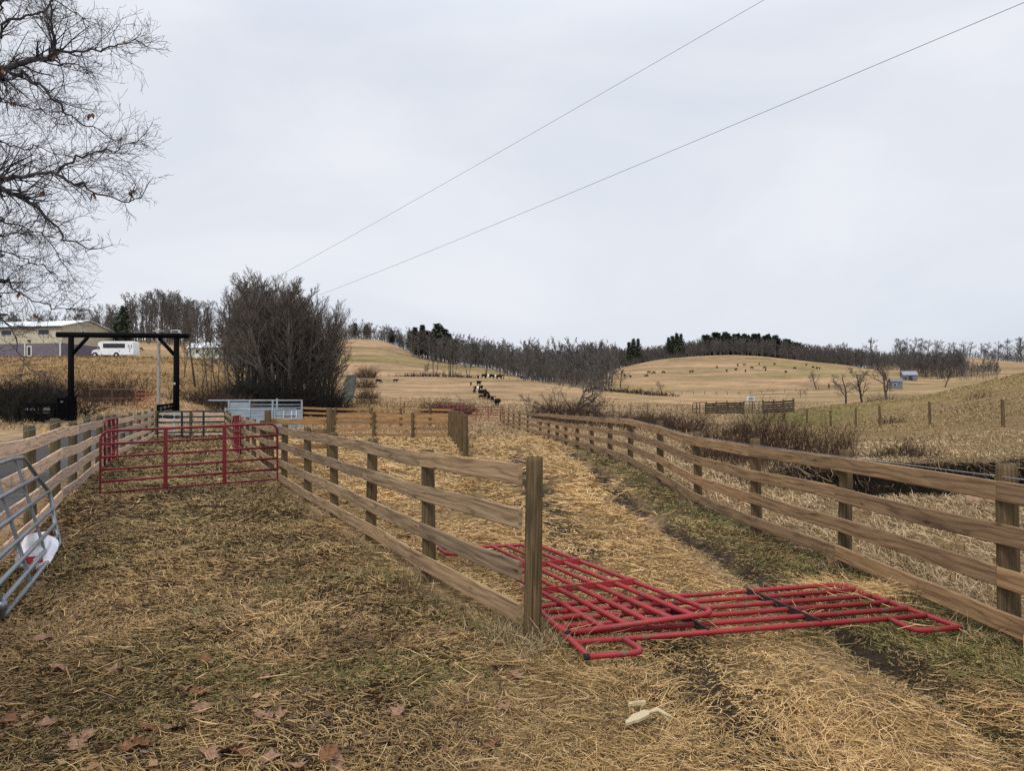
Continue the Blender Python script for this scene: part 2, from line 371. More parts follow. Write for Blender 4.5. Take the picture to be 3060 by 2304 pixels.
    def lathe(s, c, axis, prof, n=16):
        c = V(c); ax = V(axis).normalized(); u = ax.orthogonal().normalized(); w = ax.cross(u); o = len(s.v)
        for (d, r) in prof:
            for q in range(n):
                g = 2 * math.pi * q / n; s.v.append(tuple(c + ax * d + (u * math.cos(g) + w * math.sin(g)) * r))
        for i in range(len(prof) - 1):
            for q in range(n):
                q2 = (q + 1) % n; s.face([o + i * n + q, o + i * n + q2, o + (i + 1) * n + q2, o + (i + 1) * n + q], None, True)
        s.face([o + q for q in range(n)][::-1]); s.face([o + (len(prof) - 1) * n + q for q in range(n)]); return s
    def build(s, name, m, parent=None, off=None):
        off = off or (BASE.get(root_of(parent).name) if parent is not None else None) or V((0, 0, 0))
        me = bpy.data.meshes.new(name); me.from_pydata([(x - off.x, y - off.y, z - off.z) for x, y, z in s.v], [], s.f)
        uvl = me.uv_layers.new(name='UVMap'); uvl.data.foreach_set('uv', [c for f in s.uv for p in f for c in p])
        me.polygons.foreach_set('use_smooth', s.sm); me.materials.append(m); me.update()
        o = bpy.data.objects.new(name, me); return link(o, parent)
def root_of(o):
    while o.parent is not None: o = o.parent
    return o
def npmesh(name, verts, faces, m, cols=None, parent=None, smooth=False):
    me = bpy.data.meshes.new(name); nv, nf, k = len(verts), len(faces), faces.shape[1]
    me.vertices.add(nv); me.vertices.foreach_set('co', np.ascontiguousarray(verts, dtype=np.float32).ravel())
    me.loops.add(nf * k); me.loops.foreach_set('vertex_index', np.ascontiguousarray(faces, dtype=np.int32).ravel())
    me.polygons.add(nf); me.polygons.foreach_set('loop_start', np.arange(0, nf * k, k, dtype=np.int32))
    me.polygons.foreach_set('use_smooth', np.full(nf, smooth))
    if cols is not None:
        a = me.attributes.new('Col', 'FLOAT_COLOR', 'POINT'); c4 = np.ones((nv, 4), np.float32); c4[:, :3] = cols; a.data.foreach_set('color', c4.ravel())
    me.update(calc_edges=True); me.materials.append(m)
    o = bpy.data.objects.new(name, me); return link(o, parent)
def seg_arrays(segs, n=3):
    s = np.array(segs, float); p0, p1, r0, r1 = s[:, :3], s[:, 3:6], s[:, 6], s[:, 7]
    t = p1 - p0; ln = np.linalg.norm(t, axis=1, keepdims=True) + 1e-9; t = t / ln
    ref = np.where(np.abs(t[:, 2:3]) < .9, np.array([[0, 0, 1.0]]), np.array([[1.0, 0, 0]]))
    u = np.cross(t, ref); u /= np.linalg.norm(u, axis=1, keepdims=True) + 1e-9; w = np.cross(t, u)
    p1 = p1 + t * r1[:, None] * .35
    vs = []
    for p, r in ((p0, r0), (p1, r1)):
        for q in range(n):
            g = 2 * math.pi * q / n; vs.append(p + (u * math.cos(g) + w * math.sin(g)) * r[:, None])
    v = np.stack(vs, 1).reshape(-1, 3); b = (np.arange(len(s)) * 2 * n)[:, None]
    f = np.concatenate([b + np.array([[q, (q + 1) % n, n + (q + 1) % n, n + q]]) for q in range(n)], 0)
    return v, f
def segmesh(name, segs, m, parent=None, n=3):
    v, f = seg_arrays(segs, n); return npmesh(name, v, f, m, None, parent, n > 4)
def dup(root, loc, rz=0.0, sc=1.0, label=None, cat=None, group=None):
    r = root.copy(); C.objects.link(r); r.location = loc; r.rotation_euler = (0, 0, rz); r.scale = (sc, sc, sc) if not isinstance(sc, tuple) else sc
    tag(r, label, cat, group)
    for ch in root.children:
        c = ch.copy(); C.objects.link(c); c.parent = r
        for g in ch.children:
            d = g.copy(); C.objects.link(d); d.parent = c
    return r

# ------------------------------------------------------------------ ground sheet
def mixa(a, b, t): return a * (1 - t[:, None]) + b * t[:, None]
TAN = np.array([.365, .252, .152]); GOLD = np.array([.40, .275, .14]); OLIVE = np.array([.17, .145, .06]); MUD = np.array([.055, .042, .03])
MULCH = np.array([.05, .033, .018]); GREEN = np.array([.15, .145, .045]); GREY = np.array([.13, .13, .135]); PALE = np.array([.44, .325, .19])
def ground_col(x, y):
    n = fbm(x, y, 1.3, 21); n2 = fbm(x, y, 5, 22); n3 = fbm(x, y, 60, 23, 5)
    c = np.tile(TAN, (len(x), 1)) * (0.88 + .24 * n3)[:, None]
    far = np.maximum(sst(318, 340, y), sst(80, 160, y) * sst(1700, 1900, CX + F * x / np.maximum(y, 1)))
    c = mixa(c, np.tile(OLIVE * 1.35, (len(x), 1)), .62 * sst(.50, .68, fbm(x, y * 2.2, 90, 25, 5)) * far)
    zz_ = h(x, y, False); stk = fbm(x * .05, zz_ * 1.6, 1.0, 29, 5)
    c = c * (1 - .24 * sst(.54, .66, stk) * sst(160, 260, y) + .16 * sst(.46, .36, stk) * sst(160, 260, y))[:, None]
    # embankment on the left is darker ochre
    c = mixa(c, np.tile(np.array([.26, .17, .07]), (len(x), 1)), .7 * sst(-16, -26, x) * (1 - sst(140, 200, y)) * sst(60, 80, y))
    # knoll on the right: olive and green
    px = CX + F * x / np.maximum(y, 1)
    kn = sst(2280, 2420, px) * sst(38, 52, y) * (1 - sst(92, 110, y))
    c = mixa(c, np.tile(np.array([.25, .178, .078]) , (len(x), 1)) * (.65 + .7 * fbm(x * .35, h(x, y) * 3, 1.2, 26))[:, None], .9 * kn)
    c = mixa(c, np.tile(GREEN, (len(x), 1)), .6 * sst(2150, 2260, px) * (1 - sst(2480, 2700, px)) * sst(60, 74, y) * (1 - sst(96, 112, y)) * (.4 + n2))
    near = 1 - sst(50, 80, y); L, Cc, Rr = xl(y), xc(y), xr(y)
    w = .5 * (n - .5)
    lane = sst(-.15, .35, x - Cc + w) * sst(-.1, .4, 2.1 - x + w) * (y > 0)
    c = mixa(c, np.tile(MULCH * 1.0, (len(x), 1)), near * sst(-.4, .1, x - L) * sst(-.1, .5, Cc - x + w) * (1 - sst(38, 46, y)))
    c = mixa(c, np.tile(np.array([.24, .165, .08]), (len(x), 1)), near * lane)
    c = mixa(c, np.tile(np.array([.10, .085, .04]), (len(x), 1)), near * sst(-.1, .3, x - 2.15 + w) * sst(-.2, .2, Rr + .3 - x))
    c = mixa(c, np.tile(np.array([.22, .15, .078]), (len(x), 1)), near * sst(0, .6, x - Rr))
    c = mixa(c, np.tile(GREY * .8, (len(x), 1)), near * sst(.2, .8, L - x) * sst(7.5, 5, L - x) * (1 - sst(38, 46, y)))
    rut = np.maximum(1.2 * np.exp(-(rutd(x, y, RUT1) / .2) ** 2) * (y > 4.4) * sst(.2, .4, fbm(x, y, 1.6, 27)), 1.0 * np.exp(-(rutd(x, y, RUT2) / .42) ** 2) * sst(.3, .5, fbm(x, y, 1.6, 27))) * (1 - sst(24, 34, y)) * (y > 2)
    c = mixa(c, np.tile(MUD, (len(x), 1)), np.clip(rut * 1.3, 0, 1))
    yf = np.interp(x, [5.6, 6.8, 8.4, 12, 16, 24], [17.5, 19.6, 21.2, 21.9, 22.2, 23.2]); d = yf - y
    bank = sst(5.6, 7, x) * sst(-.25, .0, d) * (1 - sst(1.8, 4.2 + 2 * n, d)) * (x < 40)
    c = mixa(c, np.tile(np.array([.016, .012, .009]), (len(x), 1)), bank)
    return c
def build_ground():
    u = np.exp(np.arange(math.log(2.0), math.log(1606), .0085)); Y = u - 6
    a = np.sinh(np.linspace(-1, 1, 440) * 1.3) / math.sinh(1.3) * 1.15
    YY, A = np.meshgrid(Y, a, indexing='ij'); X = A * (YY + 6)
    x, y = X.ravel(), YY.ravel(); z = h(x, y)
    nr, nc = X.shape; i = np.arange(nr - 1)[:, None] * nc + np.arange(nc - 1)[None]
    f = np.stack([i, i + 1, i + nc + 1, i + nc], -1).reshape(-1, 4)
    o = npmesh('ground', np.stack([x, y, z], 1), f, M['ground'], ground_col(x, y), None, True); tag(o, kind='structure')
build_ground()
def ribbon(name, line, w, m, kind='structure', lift=.03, step=1.0):
    pts = []
    for (a, b) in zip(line[:-1], line[1:]):
        k = max(2, int((V(b) - V(a)).length / step)); pts += [V(a).lerp(V(b), t / k) for t in range(k)]
    pts.append(V(line[-1])); vs, fs = [], []; nx = 7
    for i, p in enumerate(pts):
        d = (pts[min(i + 1, len(pts) - 1)] - pts[max(i - 1, 0)]).normalized(); n = V((-d.y, d.x))
        wd = (w if not isinstance(w, tuple) else w[0] + (w[1] - w[0]) * i / (len(pts) - 1)) * (1 + .12 * math.sin(i * .9) * random.random())
        for k in range(nx):
            q = p + n * wd * (k / (nx - 1) - .5); edge = (k in (0, nx - 1)); vs.append((q.x, q.y, hz(q.x, q.y) + (lift if not edge else -.12)))
    for i in range(len(pts) - 1):
        for k in range(nx - 1): fs.append((i * nx + k, i * nx + k + 1, (i + 1) * nx + k + 1, (i + 1) * nx + k))
    o = npmesh(name, np.array(vs), np.array(fs), m, None, None, True); tag(o, kind=kind); return o
def gxy(px, Y): return ((px - CX) / F * Y, Y)
ribbon('gravel_road', [gxy(985, 150), gxy(1020, 180), gxy(1036, 205), gxy(1044, 240), gxy(1049, 275), gxy(1051, 302), gxy(1050, 318)], (4.4, 4.6), M['gravel'], lift=.12)
ribbon('gravel_drive', [(-4.6, 1), (-9.2, 10), (-14.4, 21), (-18.2, 30), (-21.5, 39), (-24, 48)], 3.6, M['drive'], lift=.05)

# ------------------------------------------------------------------ straw, grass
def strands(x, y, ln, wd, az, el, lift, col, bend=.5, name=None, m=None):
    n = len(x); z = h(x, y) + lift; p0 = np.stack([x, y, z], 1)
    side = RNG.uniform(-1, 1, n) * bend; pts = []; p = p0
    for k in range(2):
        a = az + side * (k + .5); ev = el - (.55 * k) * np.abs(bend) * (el > .35)
        st = np.stack([np.cos(a) * np.cos(ev), np.sin(a) * np.cos(ev), np.sin(ev)], 1) * (ln / 2)[:, None]
        pts.append(p); p = p + st
    pts.append(p); roll = RNG.uniform(-1.0, 1.0, n)
    d = pts[2] - pts[0]; d /= np.linalg.norm(d, axis=1, keepdims=True) + 1e-9
    s1 = np.cross(d, np.array([[0, 0, 1.0]])); s1 /= np.linalg.norm(s1, axis=1, keepdims=True) + 1e-6; s2 = np.cross(s1, d)
    sv = (s1 * np.cos(roll)[:, None] + s2 * np.sin(roll)[:, None]) * wd[:, None] / 2
    v = np.stack([pts[0] - sv, pts[0] + sv, pts[1] - sv, pts[1] + sv, pts[2] - sv * .45, pts[2] + sv * .45], 1).reshape(-1, 3)
    b = (np.arange(n) * 6)[:, None]; f = np.concatenate([b + np.array([[0, 1, 3, 2]]), b + np.array([[2, 3, 5, 4]])], 0)
    return v, f, np.repeat(col, 6, 0)
def merge(parts):
    vs, fs, cs, o = [], [], [], 0
    for v, f, c in parts: vs.append(v); fs.append(f + o); cs.append(c); o += len(v)
    return np.concatenate(vs), np.concatenate(fs), np.concatenate(cs)
def pal(n, cols, wts):
    k = RNG.choice(len(cols), n, p=np.array(wts) / sum(wts)); return np.array(cols)[k] * RNG.uniform(.72, 1.22, (n, 1))
GOLDS = [(.60, .385, .165), (.46, .285, .108), (.68, .47, .235), (.30, .178, .068), (.12, .07, .035)]
PENS = [(.37, .24, .105), (.25, .155, .065), (.45, .31, .15), (.12, .073, .036), (.14, .115, .04), (.04, .027, .018)]
GREENS = [(.17, .155, .05), (.11, .11, .034), (.25, .20, .08), (.32, .235, .11)]
PALES = [(.48, .35, .20), (.40, .28, .15), (.56, .43, .27), (.30, .20, .11)]
def bands(y0, y1, k=1.22):
    ys = [y0]
    while ys[-1] < y1: ys.append(min(y1, ys[-1] * k))
    return zip(ys[:-1], ys[1:])
def sample(ya, yb, dens, m=1.5, xm=.72):
    yc = (ya + yb) / 2; xw = xm * yb + m; N = int(2 * xw * (yb - ya) * dens)
    return RNG.uniform(-xw, xw, N), RNG.uniform(ya, yb, N)
strawp, grassp, fieldp = [], [], []
for ya, yb in bands(2.6, 48):
    yc = (ya + yb) / 2; wmin = .00085 * yc; sc = max(1.0, yc / 9)
    # --- straw on the lane and in the paddock beyond
    x, y = sample(ya, yb, min(5600, 5600 * (4.4 / yc) ** 2.0 + 60))
    n = fbm(x, y, 1.0, 21); w = .9 * (n - .5)
    lane = sst(-.25, .5, x - xc(y) + w) * sst(-.2, .25, 2.1 - x + w * .6 + .9 * sst(5.0, 4.0, y))
    lane *= np.where(y < 5.2, sst(-.9, .9, x - .15 + 1.6 * (fbm(x, y, 1.6, 33) - .5)), 1)
    keep = RNG.random(len(x)) < lane * (.22 + .9 * sst(.3, .55, fbm(x, y, 1.4, 31))) * (1 - .8 * np.exp(-(rutd(x, y, RUT1) / .2) ** 2)) * (1 - .85 * np.exp(-(rutd(x, y, RUT2) / .4) ** 2) * sst(.25, .42, fbm(x, y, 1.6, 27))) * (1 - .45 * sst(.52, .66, fbm(x * 2.2, y * .45, 1.1, 36)))
    und = (x > .1) & (x < 3.3) & (y > 4.7) & (y < 6.7) | (x > -.9) & (x < 1.5) & (y > 5.5) & (y < 8.8) & (x - .39 < -(y - 5.6) * .37 + 1.2)
    keep &= ~(und & (RNG.random(len(x)) < .4))
    x, y, und = x[keep], y[keep], und[keep]; N = len(x)
    if N:
        col = pal(N, GOLDS, [5, 4, 3, 2.2, 1.2]) * (.6 + .8 * fbm(x * 1.6, y * .6, 1.6, 35))[:, None]; col = mixa(col, np.tile(np.array([.47, .325, .16]), (N, 1)), .55 * sst(10, 24, y))
        az = 2 * math.pi * vnoise(x, y, .7, 41) + RNG.normal(0, .6, N)
        strawp.append(strands(x, y, RNG.gamma(3, .036, N).clip(.04, .32) * min(sc, 1.8), np.maximum(RNG.uniform(.0018, .0038, N), wmin), az, RNG.normal(.06, .14, N) * np.where(und, .2, 1), RNG.uniform(.0, .05, N) * (.5 + fbm(x, y, .7, 44)) * np.where(und, .3, 1), col, .95))
    # --- trampled grass of the pen and of the strip by the right fence
    x, y = sample(ya, yb, min(4600, 4600 * (4.6 / yc) ** 2.0 + 40))
    n = fbm(x, y, 1.0, 21); w = .9 * (n - .5); Cc = xc(y); Rr = xr(y)
    pen = sst(-.5, .1, x - xl(y)) * sst(-.3, .4, Cc - x + w)
    pen = np.maximum(pen, .55 * (y < 5.4) * sst(1.7, .0, x))
    strip = sst(-.1, .3, x - 2.05 + w * .5) * sst(-.3, .2, Rr + .2 - x) * (y > 4.2)
    bare = .38 + 1.0 * sst(.34, .56, fbm(x, y, .45, 51)) * sst(.25, .5, fbm(x, y, 2.5, 52))
    keep = RNG.random(len(x)) < np.maximum(pen, strip) * np.clip(bare, 0, 1) * (1 - .95 * np.exp(-(rutd(x, y, RUT1) / .2) ** 2) * (y > 4.8))
    x, y, strip = x[keep], y[keep], strip[keep]; N = len(x)
    if N:
        gm = np.clip(sst(.52, .70, fbm(x, y, 1.1, 53)) * (.35 + .4 * sst(-4.5, -1.0, x)) + strip * .5 * sst(.35, .6, fbm(x, y, 1.2, 54)), 0, .9)
        gre = RNG.random(N) < gm
        col = np.where(gre[:, None], pal(N, GREENS, [3, 3, 2, 1]), pal(N, PENS, [5, 4, 3.2, 2, .9, 1.0])) * (.45 + 1.1 * fbm(x, y, .7, 55))[:, None]; col = mixa(col, np.tile(np.array([.255, .185, .085]), (N, 1)), .62 * sst(9, 20, y))
        upr = RNG.random(N) < np.where(gre, .75, .3)
        el = np.where(upr, RNG.uniform(.3, 1.1, N), RNG.normal(.08, .16, N))
        ln = np.where(upr, RNG.uniform(.025, .075, N), RNG.uniform(.035, .14, N)) * min(sc, 1.6)
        az = 2 * math.pi * vnoise(x, y, .8, 57) + RNG.normal(0, 1.1, N)
        grassp.append(strands(x, y, ln, np.maximum(RNG.uniform(.0024, .005, N), wmin), az, el, RNG.uniform(0, .022, N), col, .9))
    # --- loose straw on the pen
    x, y = sample(ya, yb, min(26, 26 * (5 / yc) ** 2 + 2)); k = (x < xc(y) + .5) & (x > xl(y)); x, y = x[k], y[k]; N = len(x)
    strawp.append(strands(x, y, RNG.uniform(.06, .22, N), np.maximum(RNG.uniform(.0026, .0045, N), wmin), RNG.uniform(0, 6.28, N), RNG.normal(.1, .15, N), RNG.uniform(.015, .05, N), pal(N, GOLDS, [4, 3, 4, 1, 0.3]), .4))
    # --- long pale grass beyond the right fence
    if ya > 3:
        x, y = sample(ya, yb, min(1000, 1700 * (5.5 / yc) ** 1.6 + 22)); Rr = xr(y)
        yf = np.interp(x, [5.6, 6.8, 8.4, 12, 16, 24], [17.5, 19.6, 21.2, 21.9, 22.2, 23.2]); d = yf - y
        bank = sst(5.6, 7, x) * sst(-.15, .05, d) * (1 - sst(1.4, 3.8, d))
        keep = (RNG.random(len(x)) < sst(.05, .5, x - Rr) * (.25 + .75 * sst(.3, .55, fbm(x, y, 1.2, 61))) * (1 - .93 * bank))
        x, y = x[keep], y[keep]; N = len(x)
        kk = ~((CX + F * x / y > 2300) & (y > 33) & (RNG.random(N) < .6)); x, y = x[kk], y[kk]; N = len(x)
        el = np.where(RNG.random(N) < .42, RNG.uniform(.4, 1.25, N), RNG.normal(.15, .2, N))
        fieldp.append(strands(x, y, RNG.uniform(.05, .2, N) * (1 + .5 * sst(.5, .8, fbm(x, y, 3, 62))) * (1 - .35 * sst(14, 30, y)), np.maximum(RNG.uniform(.003, .006, N), wmin * (1 - .3 * sst(12, 25, y))), RNG.normal(2.6, 1.3, N), el, np.zeros(N), mixa(pal(N, PALES + [(.14, .09, .05), (.20, .17, .07)], [4, 3, 3, 2.5, 1.6, 1.2]) * (.5 + .95 * fbm(x, y, 1.6, 63))[:, None], pal(N, [(.27, .19, .08), (.20, .15, .06), (.33, .235, .105), (.16, .14, .05)], [1, 1, 1, .6]), .85 * sst(31, 42, y + 3 * fbm(x, y, 4, 64)) * sst(2250, 2450, CX + F * x / y)), .8))
# straw heaped over the lying panels
for (cx, cy, r, N) in ((2.92, 6.55, .28, 900), (2.7, 6.75, .2, 350), (1.15, 6.1, .5, 110), (.75, 5.5, .4, 90), (1.9, 6.2, .7, 110), (2.5, 5.95, .6, 70)):
    x = RNG.normal(cx, r * .6, N); y = RNG.normal(cy, r * .5, N)
    strawp.append(strands(x, y, RNG.uniform(.12, .32, N), RNG.uniform(.003, .005, N), RNG.uniform(0, 6.28, N), RNG.normal(.05, .2, N), .05 + RNG.uniform(0, .05, N), pal(N, GOLDS, [5, 3, 4, 1, .2]), .6))
# tufts at post feet
for (px_, py_) in CENTRE[:8] + RIGHT[1:9] + [(.35, 5.25), (.1, 5.2), (-.1, 5.6)]:
    N = 240; x = RNG.normal(px_, .16, N); y = RNG.normal(py_ - .05, .16, N)
    grassp.append(strands(x, y, RNG.uniform(.06, .24, N), RNG.uniform(.003, .0055, N), RNG.uniform(0, 6.28, N), RNG.uniform(.4, 1.4, N), np.zeros(N), pal(N, PALES + GREENS, [3, 3, 2, 2, 2, 1.5, 1, 2]) * .8, .8))
# grass and roots hanging over the creek lip
N = 2600; x = RNG.uniform(6, 19, N); yf = np.interp(x, [5.6, 6.8, 8.4, 12, 16, 24], [17.5, 19.6, 21.2, 21.9, 22.2, 23.2]) + RNG.normal(-.05, .18, N) - (fbm(x, x * 0 + 22, 2.0, 9) - .5) * -.0
y = yf + (fbm(x, yf, 2.0, 9) - .5) * .9
fieldp.append(strands(x, y, RNG.uniform(.15, .55, N), np.full(N, .011), RNG.normal(-1.57, .6, N), RNG.normal(-.35, .5, N), RNG.uniform(0, .08, N), pal(N, [(.26, .18, .09), (.10, .065, .04), (.03, .022, .016), (.38, .27, .15)], [1, 2, 4, 1]) * (.6 + .8 * fbm(x, y, 1.2, 65))[:, None], .9))
# fine litter that fills the trodden ground
for ya, yb in bands(2.6, 11):
    yc = (ya + yb) / 2; x, y = sample(ya, yb, 5200 * (4.2 / yc) ** 1.8)
    k = (x < xr(y)) & (x > xl(y)) & (RNG.random(len(x)) < .35 + .65 * sst(.3, .6, fbm(x, y, .35, 58))) & ~((rutd(x, y, RUT1) < .12) & (y > 5) & (RNG.random(len(x)) < .75)); x, y = x[k], y[k]; N = len(x)
    gold = sst(-.6, .6, x - xc(y)) * sst(2.3, 1.7, x)
    col = mixa(pal(N, PENS, [4, 4, 3, 2.5, .5, 1.2]), pal(N, GOLDS, [4, 4, 3, 2, 1]), gold) * (.7 + .6 * fbm(x, y, .6, 59))[:, None]
    grassp.append(strands(x, y, RNG.uniform(.018, .065, N), np.maximum(RNG.uniform(.002, .0045, N), .0008 * yc), RNG.uniform(0, 6.28, N), RNG.normal(.1, .25, N), RNG.uniform(.0, .014, N), col, .9))
for nm, parts in (('straw', strawp), ('grass', grassp), ('dry_grass', fieldp)):
    v, f, c = merge(parts); o = npmesh(nm, v, f, M['straw'], c)
    tag(o, {'straw': 'golden straw strewn along the muddy lane', 'grass': 'short trampled brown and green grass of the pen', 'dry_grass': 'long pale dry grass beyond the right board fence'}[nm], {'straw': 'straw', 'grass': 'grass', 'dry_grass': 'dry grass'}[nm], None, 'stuff')
# coarse field tufts further out
fp = []
for ya, yb in bands(40, 210, 1.25):
    yc = (ya + yb) / 2; x, y = sample(ya, yb, 40 * (40 / yc) ** 1.8, 2, .7); N = len(x)
    k = RNG.random(N) < .25 + .75 * sst(.35, .6, fbm(x, y, 6, 71)); x, y = x[k], y[k]; N = len(x)
    px = CX + F * x / y; kn = sst(2150, 2300, px) * sst(55, 66, y) * (1 - sst(96, 112, y))
    col = pal(N, PALES, [4, 4, 2, 3]) * .8; lf = (x < -16) & (y > 55); col[lf] *= np.array([.72, .66, .52])
    col = mixa(col, mixa(pal(N, [(.31, .225, .10), (.24, .18, .075), (.37, .27, .13)], [1, 1, 1]), pal(N, [(.18, .16, .06), (.13, .14, .045)], [1, 1]), .62 * sst(2140, 2230, px) * (1 - sst(2440, 2640, px)) * kn), .9 * np.maximum(kn, sst(2280, 2420, px) * (1 - sst(96, 112, y))))
    fp.append(strands(x, y, RNG.uniform(.12, .36, N) * (1 + .004 * yc) * np.where(px > 2280, .6, 1), np.full(N, .0006 * yc), RNG.uniform(0, 6.28, N), RNG.uniform(.2, 1.2, N), np.zeros(N), col, .8))
v, f, c = merge(fp); o = npmesh('field_grass', v, f, M['straw'], c); tag(o, 'tufted tan grass of the far fields', 'field grass', None, 'stuff')

# ------------------------------------------------------------------ board fences
def fence(name, line, heights, bh, label, wm, pm, r=.066, top=1.28, side=1, dz=None, wires=(), t=.03, span=2, topjit=.03, lean=.02, ends=(0, 0), group=None):
    base = V((line[0][0], line[0][1], hz(*line[0]))); root = thing(name, base, label, 'fence', group)
    pts = []
    for i, (x, y) in enumerate(line):
        z = hz(x, y) if dz is None else dz(y); pts.append(V((x, y, z)))
    nrm = []
    for i in range(len(pts)):
        d = pts[min(i + 1, len(pts) - 1)] - pts[max(i - 1, 0)]; d.z = 0; d.normalize(); nrm.append(V((d.y, -d.x, 0)))
    for i, p in enumerate(pts):
        g = V((p.x, p.y, p.z - .02))
        MB().post(g, top + random.uniform(-topjit, topjit) + .02, r * random.uniform(.92, 1.08), (random.uniform(-lean, lean), random.uniform(-lean, lean))).build('post', pm, root)
    for k, hb in enumerate(heights):
        st = 0; i = 0; first = True
        while i < len(pts) - 1:
            j = min(len(pts) - 1, i + (1 if (first and k % 2) else span)); first = False
            line3 = []
            for q in range(i, j + 1):
                o = pts[q] - nrm[q] * side * (r + t / 2 + .004) + V((0, 0, hb + random.uniform(-.012, .012)))
                line3.append(o)
            a, b = line3[0], line3[-1]; da = (line3[1] - a).normalized(); db = (b - line3[-2]).normalized()
            line3[0] = a + da * .004 - (da * ends[0] if i == 0 else V()); line3[-1] = b - db * .004 + (db * ends[1] if j == len(pts) - 1 else V())
            fine = []
            for q in range(len(line3) - 1):
                fine.append(line3[q]); mm = line3[q].lerp(line3[q + 1], .5); mm.z += random.uniform(-.012, .008); fine.append(mm)
            fine.append(line3[-1])
            MB().board(fine, bh * random.uniform(.96, 1.04), t).build('board', wm, root); i = j
    for wz in wires:
        MB().tube([p - nrm[q] * side * (r + .01) + V((0, 0, wz + .01 * math.sin(q * 2.1))) for q, p in enumerate(pts)], .0035, 5).build('wire', M['wire'], root)
    return root
fence('board_fence', CENTRE, (.113, .413, .765, 1.09), .14, 'weathered four-board fence running from the bare end post back along the pen', M['wood_grey'], M['post'], .064, 1.27, 1, ends=(-.01, 0))
def rdz(y): return float(np.interp(y, [0, 12.7, 15.6, 19, 25, 31, 75], [0.0, .0, .13, .2, .17, .15, .1]))
fence('board_fence', RIGHT, (.1, .40, .70, 1.0), .142, 'long brown four-board fence along the far side of the straw lane', M['wood_brown'], M['post'], .068, 1.23, 1, dz=rdz, wires=(1.155,))
fence('board_fence', LEFT, (.10, .42, .76, 1.11), .165, 'pale four-board fence with barbed wire beside the gravel drive', M['wood_pale'], M['post_green'], .075, 1.38, -1, wires=(1.36,))
fence('board_fence', [(-6.25, 19.75), (-4.85, 20.5)], (.2, .55, .92, 1.21), .14, 'short orange board fence joining the pen fence to a tall post', M['wood_orange'], M['post'], .08, 1.6, 1, t=.035, ends=(0, .05))
fence('board_fence', [(-9.3, 40), (-7.2, 40.1), (-5.15, 40), (-3.25, 40)], (.1, .42, .76, 1.06), .165, 'new orange board fence across the middle of the paddock', M['wood_orange'], M['post'], .085, 1.36, 1, t=.035, span=1)
fence('board_fence', [(-15.6, 57), (-13.2, 57.5), (-10.6, 58), (-8.4, 58), (-6.2, 58), (-4.4, 57.5)], (.1, .5, .86, 1.2), .16, 'farther orange board fence seen above the paddock fence', M['wood_orange'], M['post'], .085, 1.42, 1, t=.035, span=1)
fence('board_fence', [(-1.5, 24.8), (-1.78, 27.2), (-2.05, 29.7), (-2.33, 32.2), (-2.62, 34.8), (-2.95, 37.6), (-3.2, 39.9)], (.12, .45, .78, 1.08), .15, 'edge-on post row closing the paddock beside the straw lane', M['wood_grey'], M['post'], .085, 1.42, -1, topjit=.06, lean=.03)
fence('board_fence', [(-17.9, 38.7), (-16.2, 38.8), (-14.4, 38.9)], (.0, .33, .66, .98), .16, 'pale board fence behind the dark green gate', M['wood_pale'], M['post_green'], .075, 1.2, 1, span=1)
# corral of old dark boards on the right, in three stretches
fence('corral_fence', [gxy(2112, 88), gxy(2140, 88), gxy(2172, 87), gxy(2222, 86)], (.1, .36, .62, .88, 1.14), .19, 'old blackened board corral, the stretch left of the pale gate', M['wood_black'], M['post_green'], .09, 1.5, 1, span=1, t=.04)
fence('corral_fence', [gxy(2280, 87), gxy(2312, 87), gxy(2342, 87.5), gxy(2371, 88)], (.12, .38, .64, .9, 1.2), .18, 'old blackened board corral with thick end post, right of the pale gate', M['wood_black'], M['post_green'], .10, 1.6, 1, span=1, t=.04)
# fence of single posts up the knoll
kp = [gxy(3330, 29), gxy(2998, 35), gxy(2779, 44), gxy(2630, 48), gxy(2557, 52), gxy(2483, 60), gxy(2412, 69), gxy(2343, 78), gxy(2293, 83), gxy(2248, 92), gxy(2212, 99), gxy(2176, 106)]
root = thing('wire_fence', (kp[0][0], kp[0][1], hz(*kp[0])), 'wire fence of single round posts climbing the grassy knoll', 'fence')
for x, y in kp: MB().post((x, y, hz(x, y)), 1.3, .075, (random.uniform(-.04, .04), 0), 8).build('post', M['post'], root)
for wz in (.5, .85, 1.15): MB().tube([(x, y, hz(x, y) + wz) for x, y in kp], .004, 3).build('wire', M['wire'], root)
# thin far wire fence at the foot of the cow hill
def wirefence(pts, label, hgt=1.25, r=.05, wz=(.4, .8, 1.1), pm='bark'):
    root = thing('wire_fence', (pts[0][0], pts[0][1], hz(*pts[0])), label, 'fence')
    for x, y in pts: MB().post((x, y, hz(x, y)), hgt * random.uniform(.85, 1.1), r, (random.uniform(-.06, .06), 0), 6).build('post', M[pm], root)
    for z in wz: MB().tube([(x, y, hz(x, y) + z) for x, y in pts], .012, 3).build('wire', M['pipe'], root)
wirefence([gxy(p, 100) for p in range(1000, 1980, 52)], 'thin rusty wire fence across the flat behind the red gates', 1.35, .05)
wirefence([gxy(p, 335) for p in range(1090, 1600, 24)], 'faint wire fence along the foot of the tree-topped hill', 1.6, .12, (1.0,))
wirefence([gxy(p, 395 + (p - 1800) * .03) for p in range(1800, 2460, 34)], 'faint wire fence along the foot of the cattle hill', 1.7, .16, (1.1,))

